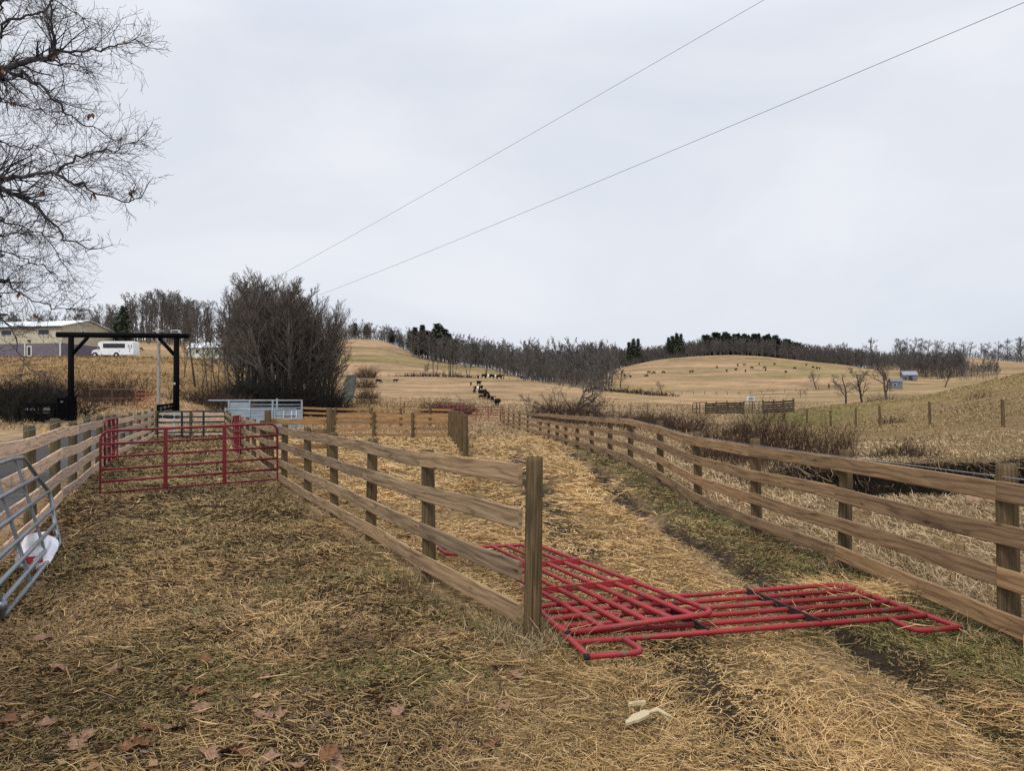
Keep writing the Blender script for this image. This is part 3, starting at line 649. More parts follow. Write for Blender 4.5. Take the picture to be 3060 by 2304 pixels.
# ------------------------------------------------------------------ pipe gates
def gate(name, a, b, hgt, label, m, rails=6, brace=(1/3, 2/3), r=.022, z0=(.1, .1), cr=.16, low=None, cat='gate', bm=None, group=None, tilt=(0, 0), hinge=True):
    """tube gate between ground points a (free end) and b (hinge end), round top corners"""
    A0 = V((a[0], a[1], hz(*a) + z0[0])); B0 = V((b[0], b[1], hz(*b) + z0[1])); root = thing(name, A0, label, cat, group)
    up = V((tilt[0], tilt[1], 1)); Q = lambda s, t: A0.lerp(B0, s) + up * t
    L = (B0 - A0).length; c = cr / L
    arc = lambda cs, ct, a0, a1: [Q(cs + c * math.cos(R(g)), ct + cr * math.sin(R(g))) for g in np.linspace(a0, a1, 6)]
    MB().tube([Q(0, 0)] + arc(c, hgt - cr, 180, 90) + arc(1 - c, hgt - cr, 90, 0) + [Q(1, 0)], r, 8, closed=True).build('frame', m, root)
    ts = low or [hgt * (.17 * 1 + (k - 1) * .2) if False else hgt * (k / (rails - 1)) ** 1.08 for k in range(1, rails - 1)]
    for t in ts: MB().tube([Q(0, t), Q(1, t)], r * .9, 8).build('rail', m, root)
    d = (B0 - A0).normalized(); n = V((d.y, -d.x, 0))
    for s in brace:
        w = .035
        MB().quadbox(Q(s, .0) - d * w + n * -r * 1.25, Q(s, .0) + d * w + n * -r * 1.25, Q(s, hgt - .01) + d * w + n * -r * 1.25, Q(s, hgt - .01) - d * w + n * -r * 1.25, n * r * 2.5).build('brace', bm or m, root)
    if hinge:
        for t in (.2, hgt - .25): MB().box(Q(1, t) + d * .05, .12, .03, .05, math.atan2(d.y, d.x)).build('hinge', M['galv'], root)
    return root
gate('pipe_gate', (-7.62, 14.25), (-4.82, 15.8), 1.14, 'dull red six-rail gate standing across the front of the pen', M['red_dull'], 6, (.345, .68), .025, (.04, .16))
gate('pipe_gate', (-10.58, 20.0), (-12.0, 23.4), 1.18, 'dull red gate swung back flat along the pale fence', M['red_dull'], 6, (.34, .67), .026, (.08, .1))
gate('pipe_gate', (-9.62, 26.6), (-8.36, 23.7), 1.2, 'dull red gate with crossed straps folded against the weathered fence', M['red_dull'], 6, (.34, .67), .026, (.12, .12))
gate('pipe_gate', (-16.95, 36.8), (-13.75, 36.9), 1.22, 'dark green gate closing the far end of the pen', M['green'], 6, (.36, .68), .04, (.03, .05))
gate('pipe_gate', (-17.2, 37.9), (-16.1, 38.0), 1.05, 'small white pipe gate behind the dark green gate', M['white_steel'], 4, (.5,), .022, (.12, .12), hinge=False)
gate('pipe_gate', gxy(1423, 73), gxy(1502, 73.5), 1.25, 'far red gate against the end of the long brown fence', M['red_dull'], 6, (.45,), .035, (.12, .12))
gate('pipe_gate', gxy(1306, 74), gxy(1420, 73), 1.3, 'far red gate beside the bramble mound', M['red_dull'], 6, (.33, .66), .035, (.12, .12))
gate('pipe_gate', gxy(2224, 86.5), gxy(2279, 86.5), 1.25, 'pale tan pipe gate between the dark corral stretches', M['bark_pale'], 5, (.3, .55, .8), .035, (.15, .15))
gate('pipe_gate', gxy(2070, 89), gxy(2108, 89), 1.25, 'dark open pipe gate at the corral\'s outer end', M['wood_black'], 3, (.3, .55), .045, (.15, .15))
gate('pipe_gate', gxy(268, 58), gxy(402, 58.5), 1.2, 'brown two-rail pipe gate beyond the archway', M['pipe'], 3, (.5,), .04, (.25, .25), low=[.5])
gate('pipe_gate', gxy(406, 58.5), gxy(466, 59), 1.15, 'rusty orange pipe gate beyond the archway', paint('rusty orange paint', (.35, .10, .05), .7), 5, (.5,), .03, (.25, .25))

# corral panels lying on the lane
def panel(label, TL, TR, FL, FR, zl, m, bm, braces, r=.02, foot=.24):
    """loop-footed panel: top rail TL-TR, foot ends FL-FR, all given as (x, y, z)"""
    TL, TR, FL, FR = V(TL), V(TR), V(FL), V(FR)
    root = thing('livestock_hurdle', (TL + FR) / 2, label, 'hurdle'); Q = lambda s, t: (FL.lerp(FR, s)).lerp(TL.lerp(TR, s), t)
    L = (TR - TL).length; W = (TL - FL).length; c = .11 / L; ct = .11 / W
    arc = lambda cs, cst, a0, a1: [Q(cs + c * math.cos(R(g)), cst + ct * math.sin(R(g))) for g in np.linspace(a0, a1, 7)]
    MB().tube([Q(0, 0)] + arc(c, 1 - ct, 180, 90) + arc(1 - c, 1 - ct, 90, 0) + [Q(1, 0)], r, 10).build('frame', m, root)
    fs = .36 / L
    for s0, sg in ((0, 1), (1, -1)):
        pts = [Q(s0, .0)] + [Q(s0 + sg * (fs - c * .7 + c * .7 * math.sin(R(g))), ct * .7 - ct * .7 * math.cos(R(g))) for g in np.linspace(0, 90, 6)] + [Q(s0 + sg * fs * .94, foot)]
        MB().tube(pts, r, 10).build('foot_loop', m, root)
        MB().lathe(Q(s0, 0), (FR - FL) * -sg, [(0, r * 1.06), (.03, r * 1.06)], 10).build('end_cap', M['tyre'], root)
    for k in range(5):
        t = foot + (1 - foot) * k / 5.0; MB().tube([Q(0, t), Q(1, t)], r, 10).build('rail', m, root)
    dz = V((0, 0, 1))
    for s in braces:
        a, b = Q(s, foot - .01), Q(s, 1.0); dd = (b - a).normalized(); n = V((dd.y, -dd.x, 0)) * .006
        MB().quadbox(a - n - dz * r * 1.3, b - n - dz * r * 1.3, b - n + dz * r * 1.5, a - n + dz * r * 1.5, n * 2).build('brace', bm, root)
def PZ(px, py, z): Y = F * (H - z) / (py - HY); return V(((px - CX) / F * Y, Y, z))
zg = max(hz(1.6, 6.0), hz(.5, 5.1), hz(3.2, 5.7), hz(2.9, 6.8))
fl, fr, tr = PZ(1760, 1963, .075 + zg), PZ(2872, 1876, .065 + zg), PZ(2512, 1747, .10 + zg)
tl = tr + (fl - fr) * .98; tl.z = .08 + zg
panel('bright red loop-footed tube hurdle lying flat across the lane, underneath the other', tl, tr, fl, fr, 0, M['red'], M['dark_steel'], (.35, .67))
panel('bright red loop-footed tube hurdle on top of the other, reaching back past the end post', PZ(1600, 1627, .10), PZ(2140, 1832, .19), PZ(1312, 1641, .08), PZ(1696, 1892, .12), 0, M['red'], M['red'], (.345, .66))

# galvanised bow gate leaning on the pale fence
def bow_gate():
    X0, Y0 = -3.9, 5.93; dx, dy = -.41, .912; k = .36
    root = thing('bow_gate', (X0, Y0, hz(X0, Y0)), 'galvanised steel bow gate leaning against the pale board fence', 'gate')
    Q = lambda s, z: V((X0 + dx * s - k * z * .9, Y0 + dy * s, .03 + z)); m = M['galv']; r = .024
    out = [(-.05, .02), (-.02, .5), (.1, .85), (.4, 1.03), (1.0, 1.08), (2.1, 1.08), (2.75, 1.06), (2.95, .99), (3.3, .8), (3.72, .6), (3.76, .5), (3.6, .36), (3.45, .22), (3.42, .1), (3.34, .02), (2.3, .0), (1.2, .0)]
    MB().tube([Q(*p) for p in out], r, 10, closed=True).build('frame', m, root)
    for z, a, b in ((.105, -.04, 3.4), (.23, -.03, 3.45), (.39, -.02, 3.62), (.59, .0, 3.7), (.80, .07, 3.3)): MB().tube([Q(a, z), Q(b, z)], r * .92, 10).build('rail', m, root)
    for s in (1.22, 2.35):
        n = V((dy, -dx, 0)) * .012; d = V((dx, dy, 0)) * .032
        MB().quadbox(Q(s, .0) - d - n, Q(s, 0) + d - n, Q(s, 1.07) + d - n, Q(s, 1.07) - d - n, n * 2).build('strap', M['galv'], root)
    MB().lathe(Q(-.05, .06), (0, 0, 1), [(0, .035), (.07, .035)], 10).build('clamp', m, root)
bow_gate()
# crumpled feed sack
def sack():
    root = thing('feed_sack', (-5.05, 8.15, hz(-5.05, 8.15)), 'crumpled white woven sack with a red patch behind the galvanised gate', 'sack')
    nu, nv = 26, 20; vs, fs = [], []
    for i in range(nu):
        for j in range(nv):
            a, b = i / (nu - 1) * 2 - 1, j / (nv - 1) * 2 * math.pi
            rx = .17 * (1 - abs(a) ** 3.5) ** .5 + .005
            ry = .15 * (1 - abs(a) ** 2.5) ** .6 + .004
            x = a * .38; yy = math.cos(b) * rx; z = math.sin(b) * ry
            w = 1 + .34 * (float(fbm(np.array([x * 3 + 3 * math.cos(b)]), np.array([3 * math.sin(b)]), .8, 81)[0]) - .5) * 2
            z = max(-.09, z * w) + .1 + .12 * a; yy *= w
            X = x * -.41 - yy * .912; Y = x * .912 - yy * .41 * -1 * -1
            vs.append((X, Y, z))
    for i in range(nu - 1):
        for j in range(nv - 1): fs.append((i * nv + j, (i + 1) * nv + j, (i + 1) * nv + j + 1, i * nv + j + 1))
    o = npmesh('bag', np.array(vs), np.array(fs), M['poly'], None, root, False)
    MB().prism([(-5.0 + .1, 8.15 - .34, .05), (-5.0 + .17, 8.15 - .22, .04), (-5.0 + .15, 8.15 - .2, .11), (-5.0 + .06, 8.15 - .3, .11)], (-.05, .03, 0)).build('red_patch', M['sackred'], root)
sack()
# yellow ribbon tied on the pale fence
def ribb():
    p = V((-6.62, 10.85, hz(-6.6, 10.8) + 1.12)); root = thing('ribbon', p, 'yellow ribbon tied round the top board of the pale fence', 'ribbon')
    d = V((-.42, .907, 0)); n = V((.907, .42, 0)); f = p + n * .0
    MB().quadbox(f - d * .022, f + d * .022, f + d * .026 + V((0, 0, .17)), f - d * .018 + V((0, 0, .17)), n * .03).build('knot', M['ribbon'], root)
    for s in (-1, 1): MB().quadbox(f + n * .075, f + n * .075 + d * .03, f + n * .085 + d * (.02 + s * .09) + V((0, 0, -.12 - .03 * s)), f + n * .085 + d * (-.01 + s * .09) + V((0, 0, -.12 - .03 * s)), n * .004).build('tail', M['ribbon'], root)
ribb()

# ------------------------------------------------------------------ archway with its gates
def arch():
    Y = 45; b1 = G(211, Y); b2 = G(526, Y + .6); zt = e(Y, 1007)
    root = thing('ranch_archway', b1, 'tall black timber entrance arch with angled corner braces', 'archway'); m = M['black']
    for b in (b1, b2): MB().tube([b + V((0, 0, -.3)), b + V((.02, 0, 2)), V((b.x + .03, b.y, zt + .02))], [.19, .175, .155], 14).build('post', m, root)
    a = P(170, 1000, Y); c = P(565, 1004, Y + .6); MB().tube([a, a.lerp(c, .5), c], [.165, .152, .14], 14).build('beam', m, root)
    for b, s in ((b1, 1), (b2, -1)):
        MB().tube([V((b.x + s * .1, b.y, zt - 1.0)), V((b.x + s * 1.0, b.y, zt - .02))], .107, 12).build('brace', m, root)
    t = P(525, 992, Y + .6); t.z = c.z + .12
    root2 = thing('solar_panel', t, 'small white framed solar panel on the arch beam', 'solar panel')
    MB().box(t + V((0, 0, .06)), .5, .2, .17).build('frame', M['trim'], root2); MB().box(t + V((0, -.115, .09)), .4, .03, .1).build('cell', M['solar'], root2)
    MB().tube([t + V((0, 0, -.02)), t + V((0, 0, .08))], .03, 8).build('bracket', M['trim'], root2)
    bx = V((b2.x - .01, b2.y - .17, e(Y, 1149))); r3 = thing('control_box', bx, 'small white box fixed to the right arch post', 'box')
    MB().box(bx, .1, .06, .12).build('case', M['trim'], r3); MB().box(bx + V((0, -.035, .02)), .05, .012, .05).build('button', M['solar'], r3)
arch()
def plank_gate(label, p0, p1, z0, hgt, n, marks=(), posts=2):
    a, b = V(p0), V(p1); root = thing('plank_gate', a, label, 'gate'); d = (b - a).normalized(); m = M['black']; nn = V((d.y, -d.x, 0))
    ph = hgt / n
    for k in range(n): MB().board([a + V((0, 0, z0 + k * ph)), b + V((0, 0, z0 + k * ph))], ph * .93, .035).build('plank', m, root)
    for s in np.linspace(0.03, .97, posts): MB().board([a.lerp(b, s) - d * .05 + nn * .04 + V((0, 0, z0)), a.lerp(b, s) + d * .05 + nn * .04 + V((0, 0, z0))], hgt + .02, .04).build('upright', m, root)
    for (s0, s1, t0, t1) in marks:
        q0, q1 = a.lerp(b, s0) + nn * .025, a.lerp(b, s1) + nn * .025
        MB().quadbox(q0 + V((0, 0, z0 + t0 * hgt)), q1 + V((0, 0, z0 + t0 * hgt)), q1 + V((0, 0, z0 + t1 * hgt)), q0 + V((0, 0, z0 + t1 * hgt)), nn * .006).build('marking', M['mark'], root)
    return root
gl = [(.12 + .05 * k, .145 + .05 * k, .62 + .02 * (k % 2), .70 + .02 * (k % 3)) for k in range(9)] + [(.66 + .035 * k, .685 + .035 * k, .60, .78 - .03 * (k % 2)) for k in range(6)] + [(.66, .86, .47, .5)]
plank_gate('long black plank gate leaf with faded lettering, left of the arch', G(58, 44.2), G(166, 43.8), .0, 1.1, 5, gl, 3)
plank_gate('taller black plank gate section with white brand marks at the arch foot', G(169, 43.4), G(227, 44.2), .0, 1.42, 5, [(.18, .32, .80, .86), (.45, .53, .86, .9), (.5, .56, .72, .86), (.44, .52, .7, .73)], 3)
plank_gate('black plank gate leaf with slots, right of the arch', G(468, 43.6), G(517, 45.2), .02, 1.0, 5, [(.2, .26, .66, .84), (.44, .5, .70, .88), (.68, .73, .74, .9)], 2)
# silver pole by the arch
b = G(474, 50)
rt = thing('utility_pole', b, 'weathered silver pole with a short crossarm behind the arch', 'pole')
MB().post(b, e(50, 985) - b.z, .11, (.0, 0), 10).build('shaft', M['pole'], rt)
top = V((b.x, b.y, e(50, 990))); MB().tube([top + V((-.38, 0, .02)), top + V((.38, 0, .02))], .045, 6).build('crossarm', M['pole'], rt)
MB().lathe(top + V((0, 0, .0)), (0, 0, 1), [(0, .06), (.16, .07), (.2, .02)], 8).build('insulator', M['trim'], rt)

# ------------------------------------------------------------------ cattle handling chute
def chute():
    Y = 44; g = lambda px, dy=0: V(((px - CX) / F * (Y + dy), Y + dy, 0)); m = M['chute']
    z0 = hz(g(700).x, Y); root = thing('cattle_chute', V((g(700).x, Y, z0)), 'pale blue-grey steel cattle handling chute with sheeted sides', 'cattle chute')
    zt = e(Y + 1, 1197); zm = e(Y - 1, 1224)
    for px, dy, t in ((684, 1, zt), (746, 1, zt), (815, 1, zt), (828, 1, zt + .12), (902, 1, zt + .05), (674, -1, zm + .1), (746, -1, zm), (815, -1, zm), (822, -1, zm + .05), (886, -1, zm)):
        p = g(px, dy); MB().box(V((p.x, p.y, z0)), .09, .09, t - z0).build('upright', m, root)
    for a, b2, dy, z in ((624, 902, 1, zt), (746, 902, 1, zt - .25), (746, 902, 1, zt - .42), (674, 886, -1, zm), (674, 815, -1, zm - .36), (822, 886, -1, zm - .33)):
        MB().tube([g(a, dy) + V((0, 0, z)), g(b2, dy) + V((0, 0, z))], .045 if z in (zt, zm) else .03, 8).build('rail', m, root)
    for a, b2, dy, lo, hi in ((686, 744, 1, z0 + .1, zt - .1), (746, 902, 1, z0 + .1, zt - .52), (676, 744, -1, z0 + .1, zm - .42), (748, 814, -1, z0 + .1, zm - .4), (824, 884, -1, z0 + .1, zm - .1)):
        p, q = g(a, dy), g(b2, dy); MB().quadbox(p + V((0, 0, lo)), q + V((0, 0, lo)), q + V((0, 0, hi)), p + V((0, 0, hi)), (0, .02, 0)).build('sheet', m, root)
    for k in range(4):
        MB().tube([g(846, -1.15) + V((0, 0, zm - .3 - k * .22)), g(884, -1.15) + V((0, 0, zm - .27 - k * .22))], .025, 6).build('ladder_rung', M['white_steel'], root)
    for px in (846, 870, 884): MB().tube([g(px, -1.15) + V((0, 0, zm - 1.0)), g(px + 2, -1.15) + V((0, 0, zm - .05))], .025, 6).build('ladder_rail', M['white_steel'], root)
    MB().tube([g(624, 1) + V((0, 0, zt)), g(624, 1) + V((0, 0, zt + .03))], .05, 8).build('rail_end', m, root)
chute()

# ------------------------------------------------------------------ buildings
def gable(name, label, a, b, depth, wall_h, rise, z0, low_h, mw, ml, mr, over=.35, cat='building'):
    """long front wall from a to b (ground xy); depth goes away from the camera on the left normal"""
    a = V((*a, z0)); b = V((*b, z0)); d = (b - a).normalized(); n = V((-d.y, d.x, 0)); up = V((0, 0, 1))
    root = thing(name, a, label, cat)
    c, dd = b + n * depth, a + n * depth
    if low_h > .05:
        mb = MB()
        for p, q in ((a, b), (b, c), (c, dd), (dd, a)): mb.quadbox(p, q, q + up * low_h, p + up * low_h, (q - p).cross(up).normalized() * .06)
        mb.build('lower_wall', ml, root)
    mb = MB()
    for p, q in ((a, b), (c, dd)): mb.quadbox(p + up * low_h, q + up * low_h, q + up * wall_h, p + up * wall_h, (q - p).cross(up).normalized() * -.05)
    for p, q in ((b, c), (dd, a)):
        mid = p.lerp(q, .5) + up * (wall_h + rise); mb.prism([p + up * low_h, q + up * low_h, q + up * wall_h, mid, p + up * wall_h], (q - p).cross(up).normalized() * -.05)
    mb.build('wall', mw, root)
    r0, r1 = a.lerp(dd, .5) + up * (wall_h + rise + .06), b.lerp(c, .5) + up * (wall_h + rise + .06); od = d * over
    mb = MB(); sl = rise / (depth / 2)
    for p, q, s in ((a, b, -1), (dd, c, 1)):
        p2 = p + up * (wall_h + .06 - sl * over) + n * s * over - od; q2 = q + up * (wall_h + .06 - sl * over) + n * s * over + od
        mb.quadbox(p2, q2, r1 + od, r0 - od, (0, 0, .1))
    mb.build('roof', mr, root)
    return root, a, b, c, dd, d, n
def onwall(root, name, m, p, d, w, hgt, t=.06, sub=None):
    out = V((d.y, -d.x, 0)) * t; o = MB().quadbox(p - d * w / 2, p + d * w / 2, p + d * w / 2 + V((0, 0, hgt)), p - d * w / 2 + V((0, 0, hgt)), out).build(name, m, root)
    if sub: MB().quadbox(p - d * w * sub / 2 + V((0, 0, hgt * .1)) + out, p + d * w * sub / 2 + V((0, 0, hgt * .1)) + out, p + d * w * sub / 2 + V((0, 0, hgt * .9)) + out, p - d * w * sub / 2 + V((0, 0, hgt * .9)) + out, out * .3).build('pane', M['glass'], o)
    return o
# big barn on the terrace
zb = 11.5
root, a, b, c, dd, d, n = gable('barn', 'long beige metal barn with grey lower wall and white roof', (-129, 157.5), (-87.7, 150), 14.4, 5.9, 1.75, zb, 2.55, M['siding'], M['lower'], M['roofing'], .5)
for px, w in ((19, 34), (131, 33)):
    t = None
    for s in np.linspace(0, 1, 400):
        q = a.lerp(b, s)
        if CX + F * q.x / q.y >= px: t = q; break
    onwall(root, 'window', M['trim'], V((t.x, t.y, zb + 4.15)), d, 2.5, 1.2, .1, .93)
for px in (75, 180):
    for s in np.linspace(0, 1, 400):
        q = a.lerp(b, s)
        if CX + F * q.x / q.y >= px: break
    onwall(root, 'downpipe', M['trim'], V((q.x, q.y, zb)), d, .22, 2.6, .15)
for s in np.linspace(0, 1, 400):
    q = a.lerp(b, s)
    if CX + F * q.x / q.y >= 87: break
onwall(root, 'door', M['trim'], V((q.x, q.y, zb)), d, 1.1, 2.1, .1, .6)
onwall(root, 'wall_lamp', M['solar'], V((q.x, q.y, zb + 2.9)), d, .5, .35, .3)
gd = (c - b).normalized()
onwall(root, 'window', M['trim'], b.lerp(c, .38) + V((0, 0, 4.5)), gd, .9, .9, .1, .6); onwall(root, 'vent', M['lower'], b.lerp(c, .6) + V((0, 0, 4.6)), gd, .5, .4, .1)
onwall(root, 'vent', M['lower'], b.lerp(c, .9) + V((0, 0, 3.3)), gd, .4, .5, .1)
MB().quadbox(a + V((0, 0, 5.6)) + n * -.55, b + V((0, 0, 5.6)) + n * -.55, b + V((0, 0, 5.85)) + n * -.55, a + V((0, 0, 5.85)) + n * -.55, n * .12).build('gutter', M['solar'], root)
# shed behind the thicket
s0, s1 = gxy(560, 150), gxy(675, 149); zs = max(hz(*s0), hz(*s1)) - .05
root, a, b, c, dd, d, n = gable('shed', 'small pale shed with white metal roof and two white doors', s0, s1, 3.2, 2.25, .95, zs, 0, M['shedwall'], M['lower'], M['roofing'], .2)
for f in (.26, .75):
    onwall(root, 'door', M['trim'], a.lerp(b, f), d, 1.0, 1.05, .06); onwall(root, 'window', M['trim'], a.lerp(b, f) + V((0, 0, 1.1)), d, .7, .8, .06, .85)
onwall(root, 'window', M['trim'], b.lerp(c, .35) + V((0, 0, 1.1)), (c - b).normalized(), .35, .7, .06, .8)
# far farm buildings on the right
f0, f1 = gxy(2700, 480), gxy(2742, 478); zf = hz(*f0) - .3
root, a, b, c, dd, d, n = gable('farm_barn', 'distant grey barn with light metal roof in the right valley', f0, f1, 9, 3.4, 2.4, max(zf, e(480, 1143)), 0, M['barnwall'], M['lower'], M['barnroof'], .4)
onwall(root, 'door', M['glass'], a.lerp(b, .5), d, 2.2, 2.6, .2); onwall(root, 'door', M['glass'], a.lerp(b, .15), d, 1.2, 2.2, .2)
f0, f1 = gxy(2664, 300), gxy(2697, 299); zf = hz(*f0)
root, a, b, c, dd, d, n = gable('farmhouse', 'distant grey farmhouse with dark windows behind the big bare tree', f0, f1, 5, 2.9, 1.3, max(zf, e(300, 1168)), 0, M['barnwall'], M['lower'], M['barnwall'], .3)
onwall(root, 'window', M['trim'], a.lerp(b, .3) + V((0, 0, 1)), d, 1.3, 1.1, .1, .85); onwall(root, 'window', M['trim'], a.lerp(b, .7) + V((0, 0, 1.8)), d, 1.0, .8, .1, .85)
# pale trough far out
t = hit(2243, 1198, 120); rt = thing('feed_trough', t, 'pale box-shaped feed trough standing in the far field', 'trough')
sc = t.y / 2300
MB().box(t, 22 * sc, 8 * sc, 13 * sc).build('tank', M['trim'], rt); MB().box(t + V((0, -4.3 * sc, 2.5 * sc)), 16 * sc, .6 * sc, 8 * sc).build('side_panel', M['chute'], rt)

# ------------------------------------------------------------------ shuttle bus
def bus():
    Y = 138; p0 = G(273, Y); p1 = G(399, Y); L = (p1 - p0).length; zg = max(p0.z, p1.z) - .05; u = V((1, 0, 0))
    root = thing('shuttle_bus', V((p0.x, Y, zg)), 'white shuttle bus parked beside the long beige barn', 'bus')
    O = V((p0.x, Y, zg)); W = 2.3; k = L / 7.6
    def side(pts): return [O + V((x * k, 0, z)) for x, z in pts]
    body = [(2.0, .45), (7.55, .45), (7.6, 1.2), (7.5, 2.75), (7.3, 2.92), (1.9, 2.92), (1.3, 2.72), (1.15, 2.3), (1.55, 1.75), (1.7, 1.1)]
    MB().prism(side(body), (0, W, 0)).build('body', M['van'], root)
    cab = [(0.0, .55), (.15, .5), (1.75, .45), (1.75, 2.25), (1.25, 2.25), (.95, 1.5), (.25, 1.3), (.02, 1.05)]
    cb = MB().prism([p + V((0, .12, 0)) for p in side(cab)], (0, W - .24, 0)).build('cab', M['van'], root)
    MB().prism([p + V((0, .1, 0)) for p in side([(1.02, 1.5), (1.62, 1.5), (1.62, 2.15), (1.3, 2.15)])], (0, .03, 0)).build('window', M['glass'], cb)
    w = MB().prism([p - V((0, .02, 0)) for p in side([(2.1, 1.68), (6.05, 1.68), (6.05, 2.5), (2.1, 2.5)])], (0, .03, 0)).build('window', M['glass'], root)
    for x in (2.9, 3.7, 4.5, 5.3): MB().prism([p - V((0, .035, 0)) for p in side([(x, 1.68), (x + .05, 1.68), (x + .05, 2.5), (x, 2.5)])], (0, .012, 0)).build('window_bar', M['tyre'], w)
    dr = MB().prism([p - V((0, .02, 0)) for p in side([(6.5, .6), (7.4, .6), (7.4, 2.5), (6.5, 2.5)])], (0, .025, 0)).build('door', M['van'], root)
    for x0, z0, z1 in ((6.6, 1.65, 2.35), (6.9, .95, 2.25), (7.2, 1.65, 2.35)): MB().prism([p - V((0, .035, 0)) for p in side([(x0, z0), (x0 + .11, z0), (x0 + .11, z1), (x0, z1)])], (0, .012, 0)).build('pane', M['glass'], dr)
    MB().prism([p - V((0, .02, 0)) for p in side([(4.95, 1.0), (5.12, 1.0), (5.12, 1.17), (4.95, 1.17)])], (0, .025, 0)).build('fuel_flap', M['solar'], root)
    for x in (.62, 4.5):
        MB().lathe(O + V((x * k, -.03, .42)), (0, 1, 0), [(0, .52), (.06, .52)], 20).build('wheel_arch', M['tyre'], root)
        wl = MB().lathe(O + V((x * k, -.05, .40)), (0, 1, 0), [(-.02, .30), (0, .39), (.24, .40)], 20).build('wheel', M['tyre'], root)
        MB().lathe(O + V((x * k, -.1, .40)), (0, 1, 0), [(0, .1), (.02, .22), (.04, .22)], 16).build('rim', M['rim'], wl)
    MB().box(O + V((7.62 * k, W / 2, .45)), .12, W * .95, .22).build('bumper', M['van'], root)
    MB().box(O + V((-.02, W / 2, .48)), .1, W * .8, .2).build('bumper', M['rim'], root)
    MB().box(O + V((1.0, -.08, 1.5)), .12, .14, .3).build('mirror', M['tyre'], root)
    MB().box(O + V((.03, .3, .85)), .08, .25, .18).build('headlight', M['trim'], root)
bus()

# ------------------------------------------------------------------ trees
def branch(segs, rnd, p, d, ln, r, lev, o):
    n = max(2, int(o['seg'][lev])); st = ln / n; rr = r; rt = r * o.get('taper', .35); pts = []
    for i in range(n):
        j = o['gnarl'] * (1 + .4 * lev)
        d = (d + V((rnd.gauss(0, j), rnd.gauss(0, j), rnd.gauss(0, j))) + V((0, 0, o['trop'] * (.5 if lev == 0 else 1)))).normalized()
        q = p + d * st; r1 = max(o['rmin'], r + (rt - r) * (i + 1) / n); segs[0 if lev == 0 else 1].append((*p, *q, rr, r1)); pts.append((p, q, d, rr)); p, rr = q, r1
    if lev >= o['lev']: return
    nk = o['kids'][lev]; f0 = o['start'][lev]
    for k in range(nk):
        f = f0 + (1 - f0) * (k + rnd.random()) / nk; i = min(n - 1, int(f * n)); a, b, dd, r_ = pts[i]; q = a.lerp(b, min(1, f * n - i))
        az = rnd.uniform(0, 6.283); ang = R(rnd.uniform(*o['ang'])); u = dd.orthogonal().normalized(); w = dd.cross(u)
        nd_ = dd * math.cos(ang) + (u * math.cos(az) + w * math.sin(az)) * math.sin(ang)
        if lev == 0: f_ = o['env'](f)
        else: f_ = 1 - .45 * f
        branch(segs, rnd, q, nd_, ln * o['len'][lev] * f_ * rnd.uniform(.75, 1.2), max(o['rmin'], r_ * o['rk'][lev]), lev + 1, o)
HT = {}
def make_tree(name, hgt, r, o, seed, bm, bm2=None):
    rnd = random.Random(seed); segs = ([], [])
    stems = o.get('stems', 1)
    for k in range(stems):
        a = k * 2.4 + seed; t = V((math.cos(a), math.sin(a), 0)) * o.get('flare', 0) * (k > 0 or stems > 1); b0 = V((math.cos(a), math.sin(a), 0)) * r * 1.6 * (stems > 1)
        branch(segs, rnd, b0 - V((0, 0, .3)), (V((0, 0, 1)) + t).normalized(), hgt * o.get('lead', 1) * rnd.uniform(.85, 1.0) * (1 if k == 0 else rnd.uniform(.8, 1)), r * (1 if k == 0 else .8), 0, o)
    root = bpy.data.objects.new(name, None); root.empty_display_size = .2; C.objects.link(root); BASE[root.name] = V((0, 0, 0))
    HT[root.name] = max(q[5] for q in segs[0] + segs[1]) - .15
    segmesh('trunk', segs[0], bm, root, 6 if hgt > 4 else 5); segmesh('crown', segs[1], bm2 or bm, root, 3)
    return root
FORK = dict(lev=3, seg=(8, 6, 4, 3), gnarl=.06, trop=.10, rmin=.0095, kids=(17, 9, 6), start=(.26, .15, .2), ang=(26, 54), len=(.44, .46, .5), rk=(.5, .6, .6), env=lambda f: 1.22 - .85 * f, stems=2, flare=.14)
SLIM = dict(lev=3, seg=(8, 4, 3, 2), gnarl=.04, trop=.06, rmin=.03, kids=(15, 6, 4), start=(.42, .25, .25), ang=(28, 55), len=(.27, .5, .5), rk=(.45, .6, .6), env=lambda f: 1.2 - .7 * f)
ROUND = dict(lev=3, seg=(6, 5, 3, 2), gnarl=.09, trop=.05, rmin=.03, kids=(14, 7, 5), start=(.25, .2, .2), ang=(35, 65), len=(.5, .5, .5), rk=(.5, .55, .6), env=lambda f: 1.1 - .7 * f)
GNARL = dict(lev=3, seg=(6, 7, 5, 3), gnarl=.2, trop=.03, rmin=.016, kids=(9, 6, 5), start=(.2, .25, .2), ang=(40, 75), len=(.75, .5, .45), rk=(.6, .5, .55), env=lambda f: 1.05 - .5 * f)
def hide_proto(o):   # prototypes are moved into place by their first use, so nothing is left over
    return o
class Kind:
    def __init__(s, protos): s.p = protos; s.used = set(); s.h = [HT.get(p.name, 1) for p in protos]
    def ht(s, k): return s.h[k % len(s.h)]
    def put(s, k, loc, rz, sc, label, cat='tree', group=None):
        p = s.p[k % len(s.p)]
        if id(p) not in s.used:
            s.used.add(id(p)); p.location = loc; p.rotation_euler = (0, 0, rz); p.scale = (sc,) * 3 if not isinstance(sc, tuple) else sc; tag(p, label, cat, group); return p
        return dup(p, loc, rz, sc, label, cat, group)
rnd = random.Random(5)
